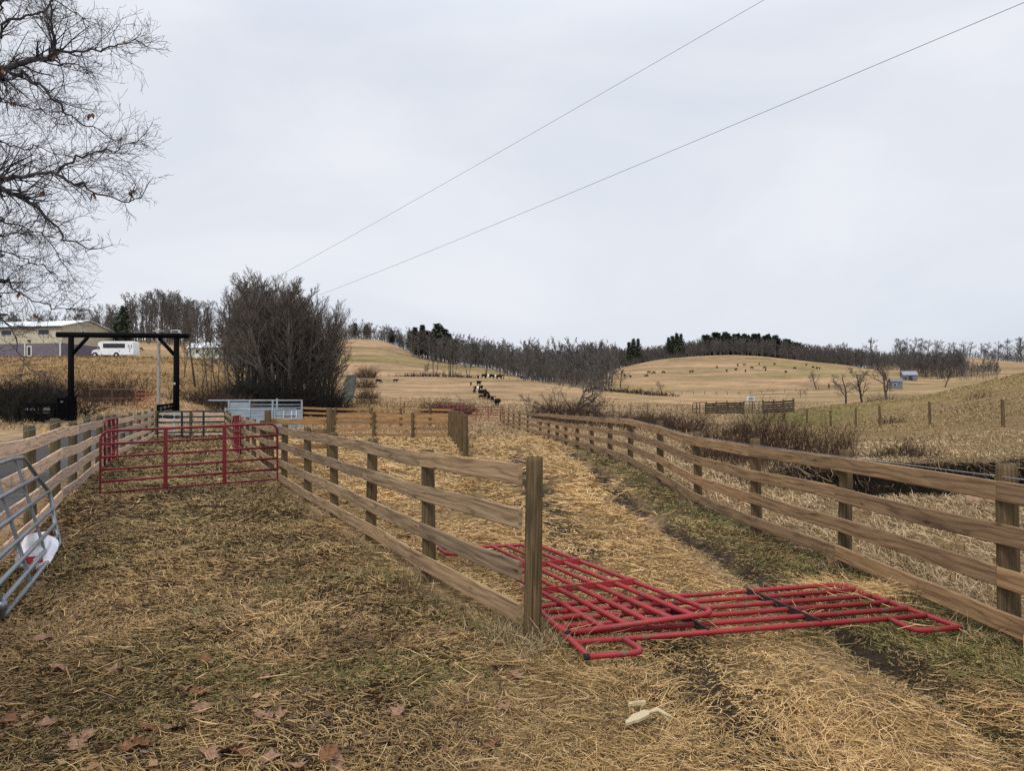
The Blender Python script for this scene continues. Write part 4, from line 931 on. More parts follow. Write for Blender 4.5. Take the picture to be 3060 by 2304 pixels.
# --- thicket of bare multi-stemmed trees in the middle distance
thick = Kind([make_tree('bare_tree', 10, .19, {**FORK}, s, m_) for s, m_ in ((1, M['bark']), (2, M['bark_mid']), (3, M['bark']))])
TH = [(722,97,905),(726,86,872),(730,95,850),(742,86,836),(756,82,826),(768,92,826),(780,84,820),(794,90,818),(806,80,824),(818,92,822),(830,86,830),(842,80,840),(852,94,842),(864,84,852),(876,90,856),(888,82,868),(900,92,866),(912,84,878),(924,90,880),(936,84,894),(948,92,896),(960,88,912),(974,95,922),(988,92,955),(790,98,815),(870,98,850)]
TH.sort()
for i, (px, Y, pt) in enumerate(TH):
    g = G(px, Y); hh = e(Y, pt - 6) - g.z
    thick.put(i, g - V((0, 0, .2)), rnd.uniform(0, 6), hh / thick.ht(i), 'dense bare multi-stemmed tree in the dark thicket, %s from its shed end' % ordw(i + 1), 'tree', 'bare trees of the dark thicket')
# sparser pale-stemmed trees in front of the shed
pale = Kind([make_tree('sapling', 7, .075, {**SLIM, 'rmin': .012, 'stems': 2, 'flare': .12, 'gnarl': .07, 'kids': (10, 5, 4)}, s, M['bark']) for s in (21, 22)])
for i, (px, Y, pt) in enumerate([(585, 84, 905), (606, 80, 1020), (628, 78, 1005), (652, 82, 975), (690, 78, 960), (552, 92, 990)]):
    g = G(px, Y); pale.put(i, g - V((0, 0, .1)), rnd.uniform(0, 6), (e(Y, pt) - g.z) / pale.ht(i), 'thin bare sapling standing before the pale shed, %s of six from the arch' % ordw([2, 3, 4, 5, 6, 1][i]), 'sapling', 'saplings before the shed')
# --- ridge trees, left
slim = Kind([make_tree('ridge_tree', 15, .22, SLIM, s, M['bark_far']) for s in (31, 32, 33, 34)])
n = 0
xs = sorted([rnd.uniform(-60, 255) for _ in range(26)]); 
for i, px in enumerate(xs):
    Y = rnd.uniform(300, 350); g = G(px, Y); n += 1
    slim.put(i, g - V((0, 0, .3)), rnd.uniform(0, 6), rnd.uniform(.75, 1.0), 'slender bare tree rising behind the beige barn roof, %s from its far end' % ordw(i + 1), 'tree', 'bare trees behind the barn')
xs = sorted([rnd.uniform(262, 640) for _ in range(84)])
for i, px in enumerate(xs):
    Y = rnd.uniform(285, 345); g = G(px, Y)
    slim.put(i, g - V((0, 0, .3)), rnd.uniform(0, 6), (.92 + .42 * min(1, max(0, (px - 290) / 120))) * rnd.uniform(.8, 1.12), 'slender bare tree on the ridge between barn and thicket, %s from the barn' % ordw(i + 1), 'tree', 'bare trees on the left ridge')
spots = []
for px in np.arange(-120, 720, 4.5):
    Y = rnd.uniform(350, 410); spots.append(((px - CX) / F * Y, Y, rnd.uniform(.6, .95)))
for px in np.arange(990, 1260, 4):
    Y = rnd.uniform(640, 690); spots.append(((px - CX) / F * Y, Y, rnd.uniform(.7, 1.0)))
for px in np.arange(2560, 3120, 4):
    Y = rnd.uniform(960, 1020); spots.append(((px - CX) / F * Y, Y, rnd.uniform(.6, .95)))
RIDGE_SPOTS = spots
# --- ridge trees over the road hill
rou = Kind([make_tree('hill_tree', 14, .32, {**ROUND, 'rmin': .045}, s, M['bark_far']) for s in (41, 42, 43, 44)])
xs = sorted([rnd.uniform(1008, 1225) for _ in range(34)])
for i, px in enumerate(xs):
    Y = rnd.uniform(590, 640); g = G(px, Y); (rou if i % 3 else slim).put(i, g - V((0, 0, .3)), rnd.uniform(0, 6), rnd.uniform(.85, 1.15), 'bare tree along the crest of the road hill, %s from the thicket' % ordw(i + 1), 'tree', 'bare trees on the road hill crest')
# --- pines
def make_pine(seed, hgt=17, clear=.25):
    rnd = random.Random(seed); tr, fo = [], []
    branch((tr, []), rnd, V((0, 0, -.3)), V((0, 0, 1)), hgt, .3, 0, dict(lev=0, seg=(8,), gnarl=.012, trop=0, rmin=.05))
    v, f = [], []
    nl = 26
    for k in range(nl):
        t = clear + (1 - clear) * (k + rnd.random()) / nl; z = t * hgt; rad = (1.04 - t) ** .85 * hgt * .27 * rnd.uniform(.5, 1.2) + .3
        a = rnd.uniform(0, 6.28)
        for q in range(4):
            a += 6.28 / 4 + rnd.uniform(-.4, .4); L = rad * rnd.uniform(.6, 1.1)
            tr.append((0, 0, z, math.cos(a) * L, math.sin(a) * L, z + L * .12, .05, .02))
            for s in range(15):
                u = rnd.uniform(.25, 1.05); c = V((math.cos(a) * L * u, math.sin(a) * L * u, z + L * .12 * u)) + V((rnd.gauss(0, .3), rnd.gauss(0, .3), rnd.gauss(.1, .22)))
                s_ = rnd.uniform(.3, .68); d1 = V((rnd.gauss(0, 1), rnd.gauss(0, 1), rnd.gauss(.2, .5))).normalized() * s_; d2 = V((rnd.gauss(0, 1), rnd.gauss(0, 1), rnd.gauss(0, .4))).normalized() * s_ * .7
                b = len(v); v += [tuple(c - d1), tuple(c + d2), tuple(c + d1), tuple(c - d2)]; f.append((b, b + 1, b + 2, b + 3))
    root = bpy.data.objects.new('pine_tree', None); C.objects.link(root); BASE[root.name] = V((0, 0, 0))
    segmesh('trunk', tr, M['bark'], root, 5); npmesh('crown', np.array(v), np.array(f), M['needle'], None, root); return root
pine = Kind([make_pine(51), make_pine(52, 17, .4), make_pine(53, 15, .12)])
PL = [(370,165,13,'dark bushy pine behind the parked shuttle bus'),(352,172,10,'smaller dark pine half hidden behind the arch beam')]
for i, (px, Y, hh, lab) in enumerate(PL): pine.put(2 if i == 0 else 1, G(px, Y), rnd.uniform(0, 6), hh / 17, lab, 'pine')
row = [(1228,560,14),(1240,540,17),(1252,520,16),(1262,560,20),(1278,530,17),(1290,545,19),(1305,525,22),(1318,540,21),(1330,520,22),(1342,545,18),(1360,540,15),(1420,520,16),(1455,520,14),(1062,610,12),(1095,610,11),(1170,600,11)]
row.sort()
for i, (px, Y, hh) in enumerate(row): pine.put(i, G(px, Y) - V((0, 0, .3)), rnd.uniform(0, 6), (hh / 17 * 1.6, hh / 17 * 1.6, hh / 17 * 1.15), 'dark pine on the road hill ridge, %s from the thicket' % ordw(i + 1), 'pine', 'pines on the road hill')
row = sorted([(1640,520,17),(1668,560,17),(1690,540,16),(1755,600,21),(1778,600,20),(1793,610,21),(1880,700,22),(1893,700,24),(1907,700,23),(1998,740,22),(2010,740,23),(2022,740,25),(2035,740,24)])
for i, (px, Y, hh) in enumerate(row):
    g = G(px, Y); pine.put(i % 2, g - V((0, 0, .3)), rnd.uniform(0, 6), hh / 17, 'tall dark pine above the centre woods, %s from the gnarled tree' % ordw(i + 1), 'pine', 'pines above the centre woods')
for i, px in enumerate(range(2105, 2405, 10)):
    Y = 800 + rnd.uniform(-20, 30); g = G(px, Y); pt = np.interp(px, [2110, 2160, 2200, 2300, 2400], [998, 994, 996, 1002, 1026])
    pine.put(i, g - V((0, 0, .3)), rnd.uniform(0, 6), (lambda q: (q * 1.45, q * 1.45, q))((e(Y, pt + rnd.uniform(-2, 5)) - g.z) / 16.8), 'dark conifer along the top of the wooded hill, %s from the centre' % ordw(i + 1), 'pine', 'conifers on the wooded hill')
# --- woods that read as one mass: one object
def woods(name, label, spots, dens_m, protos, m):
    vs, fs, o = [], [], 0
    for (x, y, sc) in spots:
        v, f = protos[rnd.randrange(len(protos))]; a = rnd.uniform(0, 6.28); ca, sa = math.cos(a), math.sin(a)
        w = np.stack([(v[:, 0] * ca - v[:, 1] * sa) * sc + x, (v[:, 0] * sa + v[:, 1] * ca) * sc + y, v[:, 2] * sc + hz(x, y) - .3], 1)
        vs.append(w); fs.append(f + o); o += len(v)
    ob = npmesh(name, np.concatenate(vs), np.concatenate(fs), m); tag(ob, label, 'woods', None, 'stuff'); return ob
LOW = dict(lev=3, seg=(5, 3, 2, 2), gnarl=.06, trop=.06, rmin=.06, kids=(12, 5, 4), start=(.25, .2, .2), ang=(25, 55), len=(.36, .5, .55), rk=(.45, .6, .7), env=lambda f: 1.15 - .7 * f)
lows = []
for s in range(5):
    sg = ([], []); branch(sg, random.Random(60 + s), V((0, 0, -.3)), V((0, 0, 1)), 15, .25, 0, LOW); lows.append(seg_arrays(sg[0] + sg[1], 3))
woods('woods', 'faint bare woods standing behind the skyline ridge trees', RIDGE_SPOTS, 0, lows, M['bark_far'])
spots = []
for px in np.arange(1225, 1830, 3.2):           # behind the road hill crest and round the centre
    for _ in range(2):
        Y = rnd.uniform(400, 600) if px > 1480 else rnd.uniform(500, 640) - (px - 1225) * .25
        x = (px - CX) / F * Y; sc = rnd.uniform(.85, 1.25)
        if px > 1560: sc *= 1.25
        spots.append((x, Y, sc))
for px in np.arange(1560, 1800, 4):
    Y = rnd.uniform(330, 420); spots.append(((px - CX) / F * Y, Y, rnd.uniform(.6, 1.05)))
for px in np.arange(1225, 1800, 2.0):
    Y = rnd.uniform(425, 470) if px > 1480 else 600 - (px - 1225) * .42; spots.append(((px - CX) / F * Y, Y, rnd.uniform(.3, .55)))
woods('woods', 'grey bare woods filling the dip between the two hills', spots, 0, lows, M['bark_far'])
spots = []
for px in np.arange(1800, 2720, 3.0):
    for _ in range(3):
        Y = rnd.uniform(730, 900); top = np.interp(px, [1800, 1950, 2120, 2200, 2320, 2440, 2560, 2720], [1035, 1030, 1005, 1000, 1008, 1028, 1036, 1055])
        x = (px - CX) / F * Y; g = hz(x, Y); hh = e(Y, top + rnd.uniform(0, 14)) - g; spots.append((x, Y, max(.35, hh / 17)))
woods('woods', 'grey bare woods capping the cattle hill', spots, 0, lows, M['bark_far'])
spots = []
for px in np.arange(2690, 2880, 2.6):
    for _ in range(2):
        Y = rnd.uniform(520, 600); spots.append(((px - CX) / F * Y, Y, rnd.uniform(.75, 1.2)))
for px in np.arange(2866, 2985, 3.2):
    Y = rnd.uniform(460, 540); spots.append(((px - CX) / F * Y, Y, rnd.uniform(.5, .85)))
for px in np.arange(2940, 3120, 2.2):
    Y = rnd.uniform(880, 940); spots.append(((px - CX) / F * Y, Y, rnd.uniform(.55, .9)))
woods('woods', 'bare grove around the distant grey barn on the right', spots, 0, lows, M['bark_far'])
# sparse round trees along the far right skyline
xs = [2432, 2470, 2512, 2542, 2606, 2672, 2690, 2708, 2728, 2748, 2775, 2800, 2818, 2832, 2852, 2880, 2898, 2930, 2952, 2985, 3010, 3040, 3052]
for i, px in enumerate(xs):
    Y = 900 + rnd.uniform(-20, 40); g = G(px, Y); big = px in (2606, 2672, 2690, 2708, 2832, 2952, 3040); pt = np.interp(px, [2430, 2520, 2600, 2720, 2850, 2960, 3040], [1026, 1024, 1002, 1006, 1018, 1020, 1006]) + rnd.uniform(-2, 8)
    rou.put(i, g - V((0, 0, .3)), rnd.uniform(0, 6), max(.6, (e(Y, pt) - g.z) / rou.ht(i)), 'bare round tree on the far right skyline, %s from the wooded hill' % ordw(i + 1), 'tree', 'bare trees on the right skyline')
# trees at the mid-slope hedge on the road hill
hed = Kind([make_tree('bare_tree', 13, .2, {**SLIM, 'stems': 2, 'flare': .16, 'rmin': .035}, s, M['bark_far']) for s in (71, 72)])
for i, (px, pb, pt, lab) in enumerate([(1275,1125,1078,'low spreading bare tree at the left of the hedge below the pines'),(1300,1120,1015,'tall thin bare tree in the hedge below the pines'),(1345,1122,1010,'tall forked bare tree standing in the hedge'),(1356,1122,1040,'leaning bare tree beside the tall forked one'),(1400,1120,1035,'bare tree with a forked stem just left of the cows'),(1447,1117,1020,'leaning bare tree above the gathered cows'),(1500,1118,1020,'bare tree behind the cows at the hilltop'),(1565,1122,1035,'pale bare tree right of the gathered cows')]):
    Y = 318; x = (px - CX) / F * Y; g = V((x, Y, hz(x, Y))); hed.put(i, g - V((0, 0, .3)), rnd.uniform(0, 6), (e(Y, pt) - g.z) / hed.ht(i), lab, 'tree')
# gnarled tree in the brambles
g = G(1700, 80); kg = Kind([make_tree('gnarled_tree', 6.2, .17, {**GNARL, 'stems': 3, 'flare': .5}, 81, M['bark'])])
kg.put(0, g - V((0, 0, .1)), 1.0, 1.0, 'gnarled spreading bare tree rising from brambles beyond the brown fence')
# trees of the right valley
val = Kind([make_tree('bare_tree', 8, .26, {**ROUND, 'rmin': .016, 'kids': (8, 8, 6), 'start': (.3, .15, .2), 'len': (.75, .5, .45), 'ang': (30, 60), 'gnarl': .1, 'trop': .03}, s, M['oak']) for s in (91, 92, 93)])
for i, (px, Y, pb, pt, lab) in enumerate([(2650,120,1198,1068,'largest dark bare tree in front of the distant farmhouse'),(2578,125,1198,1092,'dark bare tree standing left of the largest one'),(2528,118,1205,1114,'leaning pale bare tree at the edge of the knoll'),(2439,420,1160,1106,'lone bare tree on the lower slope of the cattle hill'),(1853,420,1172,1096,'bent bare tree at the left foot of the cattle hill'),(1976,395,1185,1138,'small round bare tree at the foot of the cattle hill'),(2824,300,1168,1100,'bare tree beyond the crest of the knoll'),(2392,300,1195,1160,'small thin bare tree beyond the corral'),(2408,300,1195,1163,'second small thin bare tree beyond the corral, nearer the knoll')]):
    x = (px - CX) / F * Y; gz = hz(x, Y); g = V((x, Y, gz)); hh = e(Y, pt) - gz; val.put(i, g - V((0, 0, .15)), rnd.uniform(0, 6), hh / val.ht(i), lab, 'tree')
g = hit(2477, 1161, 200); pine.put(2, g, 0, (g.y * 16 / 2300) / 15, 'squat dark evergreen beside the lone bare tree', 'evergreen')

# --- big oak overhanging from the left
def oak():
    rnd = random.Random(99); lim, tw, leaves = [], [], []
    tb = V((-13.4, 12.6, hz(-13.4, 12.6)))
    root = thing('oak_tree', tb, 'big bare oak reaching in overhead with dark spreading limbs', 'tree')
    trunk = [(*tb, *(tb + V((.1, 0, 3))), .5, .42), (*(tb + V((.1, 0, 3))), *(tb + V((0, .1, 6))), .42, .34), (*(tb + V((0, .1, 6))), *(tb + V((.2, 0, 9))), .34, .2), (*(tb + V((.2, 0, 9))), *(tb + V((.3, 0, 12.5))), .2, .05)]
    def twig(p, d, ln, r, lev):
        n = 4 if lev < 2 else 3; st = ln / n; pts = []
        for i in range(n):
            d = (d + V((rnd.gauss(0, .16), rnd.gauss(0, .16), rnd.gauss(.035, .13)))).normalized(); q = p + d * st; r1 = max(.0019, r * (1 - .6 * (i + 1) / n))
            tw.append((*p, *q, max(.0021, r * (1 - .6 * i / n)), r1)); pts.append((p, q, d, r1)); p = q
        if lev >= 3:
            if rnd.random() < .004 and p.x > -9.5: leaves.append(p)
            return
        NK = (4, 4, 3)[lev]
        for k in range(NK):
            f = .15 + .85 * (k + rnd.random()) / NK; i = min(n - 1, int(f * n)); a, b, dd, rr = pts[i]; q = a.lerp(b, rnd.random())
            ang = R(rnd.uniform(28, 58)); az = rnd.uniform(0, 6.28); u = dd.orthogonal().normalized(); w = dd.cross(u)
            twig(q, dd * math.cos(ang) + (u * math.cos(az) + w * math.sin(az)) * math.sin(ang), ln * rnd.uniform(.42, .66), max(.0022, rr * .62), lev + 1)
    def limb(pts, Y0, Y1, r0, r1, dens=1.0, zt=None, tl=1.0):
        pp = [P(px * .87 if px > 0 else px, py, Y0 + (Y1 - Y0) * i / (len(pts) - 1)) for i, (px, py) in enumerate(pts)]
        if zt is not None:
            s = V((tb.x + .1, tb.y, tb.z + zt)); m_ = s.lerp(pp[0], .5) + V((0, 0, .35)); pp = [s, m_] + pp
        fine = []
        for i in range(len(pp) - 1):
            for k in range(4):
                t = k / 4; a = pp[max(i - 1, 0)]; b = pp[i]; c = pp[i + 1]; d = pp[min(i + 2, len(pp) - 1)]
                q = .5 * ((2 * b) + (c - a) * t + (2 * a - 5 * b + 4 * c - d) * t * t + (3 * b - a - 3 * c + d) * t ** 3)
                fine.append(q + V((rnd.gauss(0, .02), rnd.gauss(0, .03), rnd.gauss(0, .02))))
        fine.append(pp[-1]); n = len(fine) - 1
        rad = lambda i: .82 * (r0 + (r1 - r0) * (i / n) ** .7)
        for i in range(n):
            lim.append((*fine[i], *fine[i + 1], rad(i), rad(i + 1)))
            d = (fine[i + 1] - fine[i]).normalized()
            if (zt is not None and i < 5) : continue
            for _ in range(int(1.6 * dens) + (rnd.random() < (1.6 * dens) % 1)):
                ang = R(rnd.uniform(30, 70)); az = rnd.uniform(0, 6.28); u = d.orthogonal().normalized(); w = d.cross(u)
                twig(fine[i].lerp(fine[i + 1], rnd.random()), d * math.cos(ang) + (u * math.cos(az) + w * math.sin(az)) * math.sin(ang), tl * rnd.uniform(.4, .95) * (1 - .62 * i / n), max(.005, rad(i) * .4), 1)
        twig(fine[-1], (fine[-1] - fine[-2]).normalized(), tl * .35, r1, 1)
    limb([(-40, 215), (0, 204), (108, 177), (174, 174)], 11.5, 11.2, .075, .045, .8, 8.3)
    limb([(174, 174), (180, 120), (176, 60), (186, -40)], 11.2, 11, .04, .012, 1.2)
    limb([(176, 148), (260, 152), (360, 144), (430, 130), (480, 126)], 11.2, 10.8, .03, .006, 1.1, None, 1.0)
    limb([(174, 174), (230, 185), (295, 213)], 11.2, 11.6, .02, .006, 1.0, None, .8)
    limb([(-40, 205), (0, 210), (78, 222), (150, 264), (210, 324), (252, 354), (336, 384)], 11.5, 10.9, .06, .008, 1.1, 7.9)
    limb([(-40, 535), (0, 531), (90, 528), (180, 516), (240, 540), (300, 558), (420, 600), (490, 582)], 10.4, 9.9, .062, .006, 1.0, 5.6)
    limb([(198, 513), (258, 474), (336, 453), (400, 445), (474, 420)], 10.2, 10.2, .022, .005, 1.0, None, .95)
    limb([(-40, 555), (0, 567), (60, 582), (120, 612), (168, 660), (234, 708), (312, 744)], 10.6, 10.2, .075, .008, 1.1, 5.4)
    limb([(-40, 838), (0, 840), (36, 840), (90, 888), (180, 918), (252, 924)], 10.6, 10.4, .035, .005, 1.0, 3.4, 1.0)
    limb([(-40, 935), (0, 950), (36, 970), (65, 1045), (100, 1085), (155, 1125)], 10.0, 9.6, .024, .005, .45, 3.0, .7)
    limb([(-40, 110), (0, 90), (84, 42), (162, 24), (200, -50)], 12, 11.8, .045, .012, 1.2, 9)
    limb([(-40, 232), (0, 232), (84, 234), (180, 290), (270, 320)], 12.2, 12, .035, .006, 1.0, 7.8)
    limb([(-40, 285), (0, 288), (48, 312), (140, 330), (210, 370)], 12.6, 12.4, .03, .006, 1.0, 7.5)
    limb([(-40, 410), (0, 420), (60, 440), (150, 445), (240, 465)], 11.6, 11.8, .03, .006, 1.0, 6.4)
    limb([(-40, 640), (0, 660), (90, 680), (170, 720), (230, 800)], 11.4, 11.2, .03, .005, 1.1, 4.8)
    limb([(-40, 760), (0, 750), (70, 770), (140, 790), (220, 840)], 11.8, 11.6, .028, .005, 1.0, 4.2)
    limb([(-40, 700), (0, 705), (60, 690), (140, 640)], 12, 12, .028, .006, .9, 4.4)
    limb([(-40, 20), (0, 0), (110, -20), (230, 20), (300, 60)], 12, 11.6, .03, .006, 1.2, 9.6)
    limb([(-40, 890), (0, 880), (80, 870), (150, 845)], 12.4, 12.2, .024, .005, 1.0, 3.3)
    segmesh('trunk', [tuple(np.array(s) - np.array([*tb, *tb, 0, 0])) for s in trunk], M['oak'], root, 10)
    loc_ = lambda L_: [tuple(np.array(s) - np.array([*tb, *tb, 0, 0])) for s in L_]
    v1, f1 = seg_arrays(loc_(lim), 7); v2, f2 = seg_arrays(loc_(tw), 3)
    npmesh('crown', np.concatenate([v1, v2]), np.concatenate([f1, f2 + len(v1)]), M['oak'], None, root)
    v, f = [], []
    for p in leaves[:16]:
        for _ in range(3):
            s = rnd.uniform(.04, .075); d1 = V((rnd.gauss(0, .4), rnd.gauss(0, .4), -1)).normalized() * s; d2 = V((rnd.gauss(0, 1), rnd.gauss(0, 1), rnd.gauss(0, .3))).normalized() * s * .45
            b = len(v); q = p + V((rnd.gauss(0, .02),) * 3) - tb; v += [tuple(q), tuple(q + d1 * .6 + d2), tuple(q + d1 * 1.6), tuple(q + d1 * .6 - d2)]; f.append((b, b + 1, b + 2, b + 3))
    npmesh('leaves', np.array(v), np.array(f), M['leafdead'], None, root)
oak()

# ------------------------------------------------------------------ shrubs, brambles, weeds
def shrub_segs(rnd, c, rx, ry, hgt, n, r, up=.6, kids=3, arch=.5):
    s = []
    for _ in range(n):
        a = rnd.uniform(0, 6.28); q = rnd.random() ** .5; x = c[0] + math.cos(a) * rx * q; y = c[1] + math.sin(a) * ry * q; p = V((x, y, hz(x, y) - .05))
        hh = hgt * (1.05 - .45 * q * q) * rnd.uniform(.45, 1.1) * (.45 + 1.0 * float(vnoise(x, y, max(.35, rx * .28), 5))); d = V((rnd.gauss(0, .45) + math.cos(a) * q * .4, rnd.gauss(0, .45), up + rnd.random())).normalized(); k = 4; st = hh / k
        for i in range(k):
            d = (d + V((rnd.gauss(0, .16), rnd.gauss(0, .16), -arch * .25 * i * rnd.random()))).normalized(); t = p + d * st; ra, rb = r * (1 - .2 * i), r * (.8 - .2 * i); s.append((*p, *t, ra, max(rb, r * .25)))
            for _k in range(kids if i > 0 else 0):
                d2 = (d + V((rnd.gauss(0, .8), rnd.gauss(0, .8), rnd.gauss(.1, .5)))).normalized(); l2 = hh * rnd.uniform(.12, .32); s.append((*t, *(t + d2 * l2), rb * .7 + r * .1, r * .22))
            p = t
    return s
def shrub(name, label, c, rx, ry, hgt, n, r, m, cat='shrub', kind=None, group=None, **kw):
    s = shrub_segs(random.Random(int(c[0] * 100) + int(c[1] * 7)), c, rx, ry, hgt, n, r, **kw)
    b = V((c[0], c[1], hz(*c))); o = segmesh(name, [tuple(np.array(q) - np.array([*b, *b, 0, 0])) for q in s], m); o.location = b; tag(o, label, cat, group, kind); return o
shrub('bramble_mound', 'dark red-brown bramble mound behind the far red gates', gxy(1335, 90), 2.9, 1.6, 2.6, 520, .022, M['bramble'], 'bramble', kids=3, arch=1.0)
shrub('bramble_patch', 'dense brambles round the foot of the gnarled tree', gxy(1705, 79), 4.0, 2.0, 2.3, 620, .022, M['bramble'], 'bramble', kids=3, arch=1.0)
for px, Y, w, hh, n, lab in ((2050,46,1.2,1.75,200,'dark upright bush among pale grass, left of the tall weeds'),(1945,50,1.6,1.5,200,'brown twiggy bush behind the hump of the brown fence'),(1880,58,2.4,1.3,220,'low brown thicket just right of the gnarled tree brambles'),(2205,42,.8,1.2,90,'small vase-shaped twiggy bush left of the tall weeds'),(1100,170,3.2,2.4,160,'dark scrub patch beside the gravel road'),(1098,205,3.0,3.6,220,'dark scrub patch at the foot of the gravel road'),(1096,245,3.4,4.0,220,'dark scrub patch halfway up the gravel road'),(1094,285,4.2,4.6,240,'dark scrub patch at the top of the gravel road'),(2668,50,1.0,.55,70,'low dark weed patch beside a knoll post'),(2920,60,1.0,.7,40,'small thin shrub alone on the knoll slope'),(2640,122,2.6,1.9,160,'rounded brown shrub at the foot of the largest dark tree'),(2700,24,1.1,.5,160,'low brown weed clump above the dark creek bank')):
    shrub('shrub', lab, gxy(px, Y), w, w * .6, hh, n, .010 + .00012 * Y, M['bramble'] if px < 2150 or px > 2600 else M['weed'], kids=3)
shrub('weed_thicket', 'tall dead weed thicket behind the brown fence', (8.3, 24.6), 2.7, 1.0, 1.45, 800, .010, M['weed'], 'weeds', up=2.2, kids=2, arch=.1)
shrub('weed_thicket', 'lower brown weed thicket near the fence hump', (6.2, 20.5), 1.6, 1.4, .7, 360, .008, M['weed'], 'weeds', up=1.2, kids=2, arch=.4)
shrub('weed_thicket', 'tangled weeds along the fence before the dark creek bank', (5.3, 16.2), 1.0, 1.2, .42, 240, .007, M['weed'], 'weeds', up=.8, kids=3, arch=.8)
for (x, y, hh, lab) in ((3.15, 6.15, .5, 'thin dead weed stalk before the nearest brown fence post'), (2.95, 7.4, .45, 'thin dead weed stalk against the bottom board'), (4.55, 7.9, .38, 'dark dead weed stalk standing beyond the brown fence'), (-.05, 4.3, .3, 'single dead stalk in the foreground grass')):
    shrub('weed_stalk', lab, (x, y), .03, .03, hh, 4, .004, M['weed'], 'weed', up=2.5, kids=2, arch=0)
# undergrowth masses: at the foot of the embankment, under the thicket, in the creek
seg = []
r_ = random.Random(17)
for k in range(26):
    px = r_.uniform(-120, 700); Y = r_.uniform(60, 70); seg += shrub_segs(r_, gxy(px, Y), 2.2, 1.6, r_.uniform(1.2, 2.6) * (1.25 if px < 170 else 1), 70, .028, kids=3, arch=.7)
v, f = seg_arrays(seg, 3); o = npmesh('undergrowth', v, f, M['bramble']); tag(o, 'dark brown brush along the foot of the left embankment', 'brush', None, 'stuff')
seg = []
for k in range(34):
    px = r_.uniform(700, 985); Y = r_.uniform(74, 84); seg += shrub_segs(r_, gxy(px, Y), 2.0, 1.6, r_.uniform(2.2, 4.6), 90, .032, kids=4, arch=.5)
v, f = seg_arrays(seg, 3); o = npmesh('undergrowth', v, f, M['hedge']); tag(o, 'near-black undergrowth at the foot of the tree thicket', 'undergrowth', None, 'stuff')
seg = []
for k in range(16):
    px = r_.uniform(-60, 215); Y = r_.uniform(44, 56); seg += shrub_segs(r_, gxy(px, Y), 1.8, 1.4, r_.uniform(1.6, 2.6), 100, .026, kids=4, arch=.6)
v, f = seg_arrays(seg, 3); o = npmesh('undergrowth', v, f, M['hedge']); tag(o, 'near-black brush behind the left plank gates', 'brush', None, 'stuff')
seg = []
for px in range(1640, 1990, 10):
    Y = r_.uniform(62, 76); seg += shrub_segs(r_, gxy(px, Y), 1.4, 1.0, r_.uniform(.7, 1.4), 36, .02, kids=3, arch=.7)
for px in range(1800, 2010, 7):
    Y = 372 + r_.uniform(-8, 8); seg += shrub_segs(r_, gxy(px, Y), 5, 3, r_.uniform(2, 4), 16, .12, kids=3, arch=.7)
for px in range(1200, 1420, 7):
    Y = 322 + r_.uniform(-5, 5); seg += shrub_segs(r_, gxy(px, Y), 4, 2, r_.uniform(1.2, 3), 14, .1, kids=3, arch=.7)
v, f = seg_arrays(seg, 3); o = npmesh('undergrowth', v, f, M['bramble']); tag(o, 'brown hedge scrub beyond the brown fence and along the hill feet', 'scrub', None, 'stuff')

# ------------------------------------------------------------------ cattle
def make_cow(seed, graze, hm):
    bm_v = [(-.95,0,1.12),(-.55,0,1.08),(-.05,0,1.04),(.45,0,1.06),(.8,0,1.15)] 
    me = bpy.data.meshes.new('cow'); vs = list(bm_v); es = [(0,1),(1,2),(2,3),(3,4)]; rad = [(.22,.24),(.34,.37),(.40,.40),(.35,.38),(.24,.28)]
    neck = [(1.05,0,.9),(1.25,0,.45),(1.42,0,.2)] if graze else [(1.05,0,1.32),(1.28,0,1.42),(1.58,0,1.24)]
    vs += neck; es += [(4,5),(5,6),(6,7)]; rad += [(.17,.2),(.14,.15),(.085,.09)]
    for (i, sx, px_) in ((1, -1, -.72), (1, 1, -.66), (3, -1, .52), (3, 1, .62)):
        b = len(vs); st = .09 * (1 if sx > 0 else -1)
        back = i == 1
        vs += [(px_, .2 * sx, .72), (px_ + (-.1 if back else .03) + st, .2 * sx, .42), (px_ + st * 1.3, .2 * sx, .1), (px_ + .05 + st * 1.3, .2 * sx, .02)]; es += [(i, b), (b, b + 1), (b + 1, b + 2), (b + 2, b + 3)]; rad += [(.15, .17), (.075, .08), (.055, .06), (.065, .05)]
    b = len(vs); vs += [(-1.08, 0, 1.0), (-1.12, 0, .5)]; es += [(0, b), (b, b + 1)]; rad += [(.05, .05), (.035, .035)]
    e_ = 6; b = len(vs); x, _, z = vs[6]; vs += [(x - .05, .22, z + .08), (x - .05, -.22, z + .08)]; es += [(6, b), (6, b + 1)]; rad += [(.05, .03), (.05, .03)]
    me.from_pydata(vs, es, []); o = bpy.data.objects.new('tmp', me); C.objects.link(o)
    mod = o.modifiers.new('s', 'SKIN'); mod.use_smooth_shade = True
    for k, sv in enumerate(me.skin_vertices[0].data): sv.radius = rad[k]; sv.use_root = (k == 2)
    sb = o.modifiers.new('d', 'SUBSURF'); sb.levels = 1; sb.render_levels = 1
    dg = bpy.context.evaluated_depsgraph_get(); nm = bpy.data.meshes.new_from_object(o.evaluated_get(dg)); bpy.data.objects.remove(o)
    nm.materials.clear(); nm.materials.append(hm); c = bpy.data.objects.new('cow', nm); C.objects.link(c); return c
cb = Kind([make_cow(1, False, M['hide_belt'])]); ck = Kind([make_cow(2, False, M['hide_black'])]); cg = Kind([make_cow(3, True, M['hide_black'])])
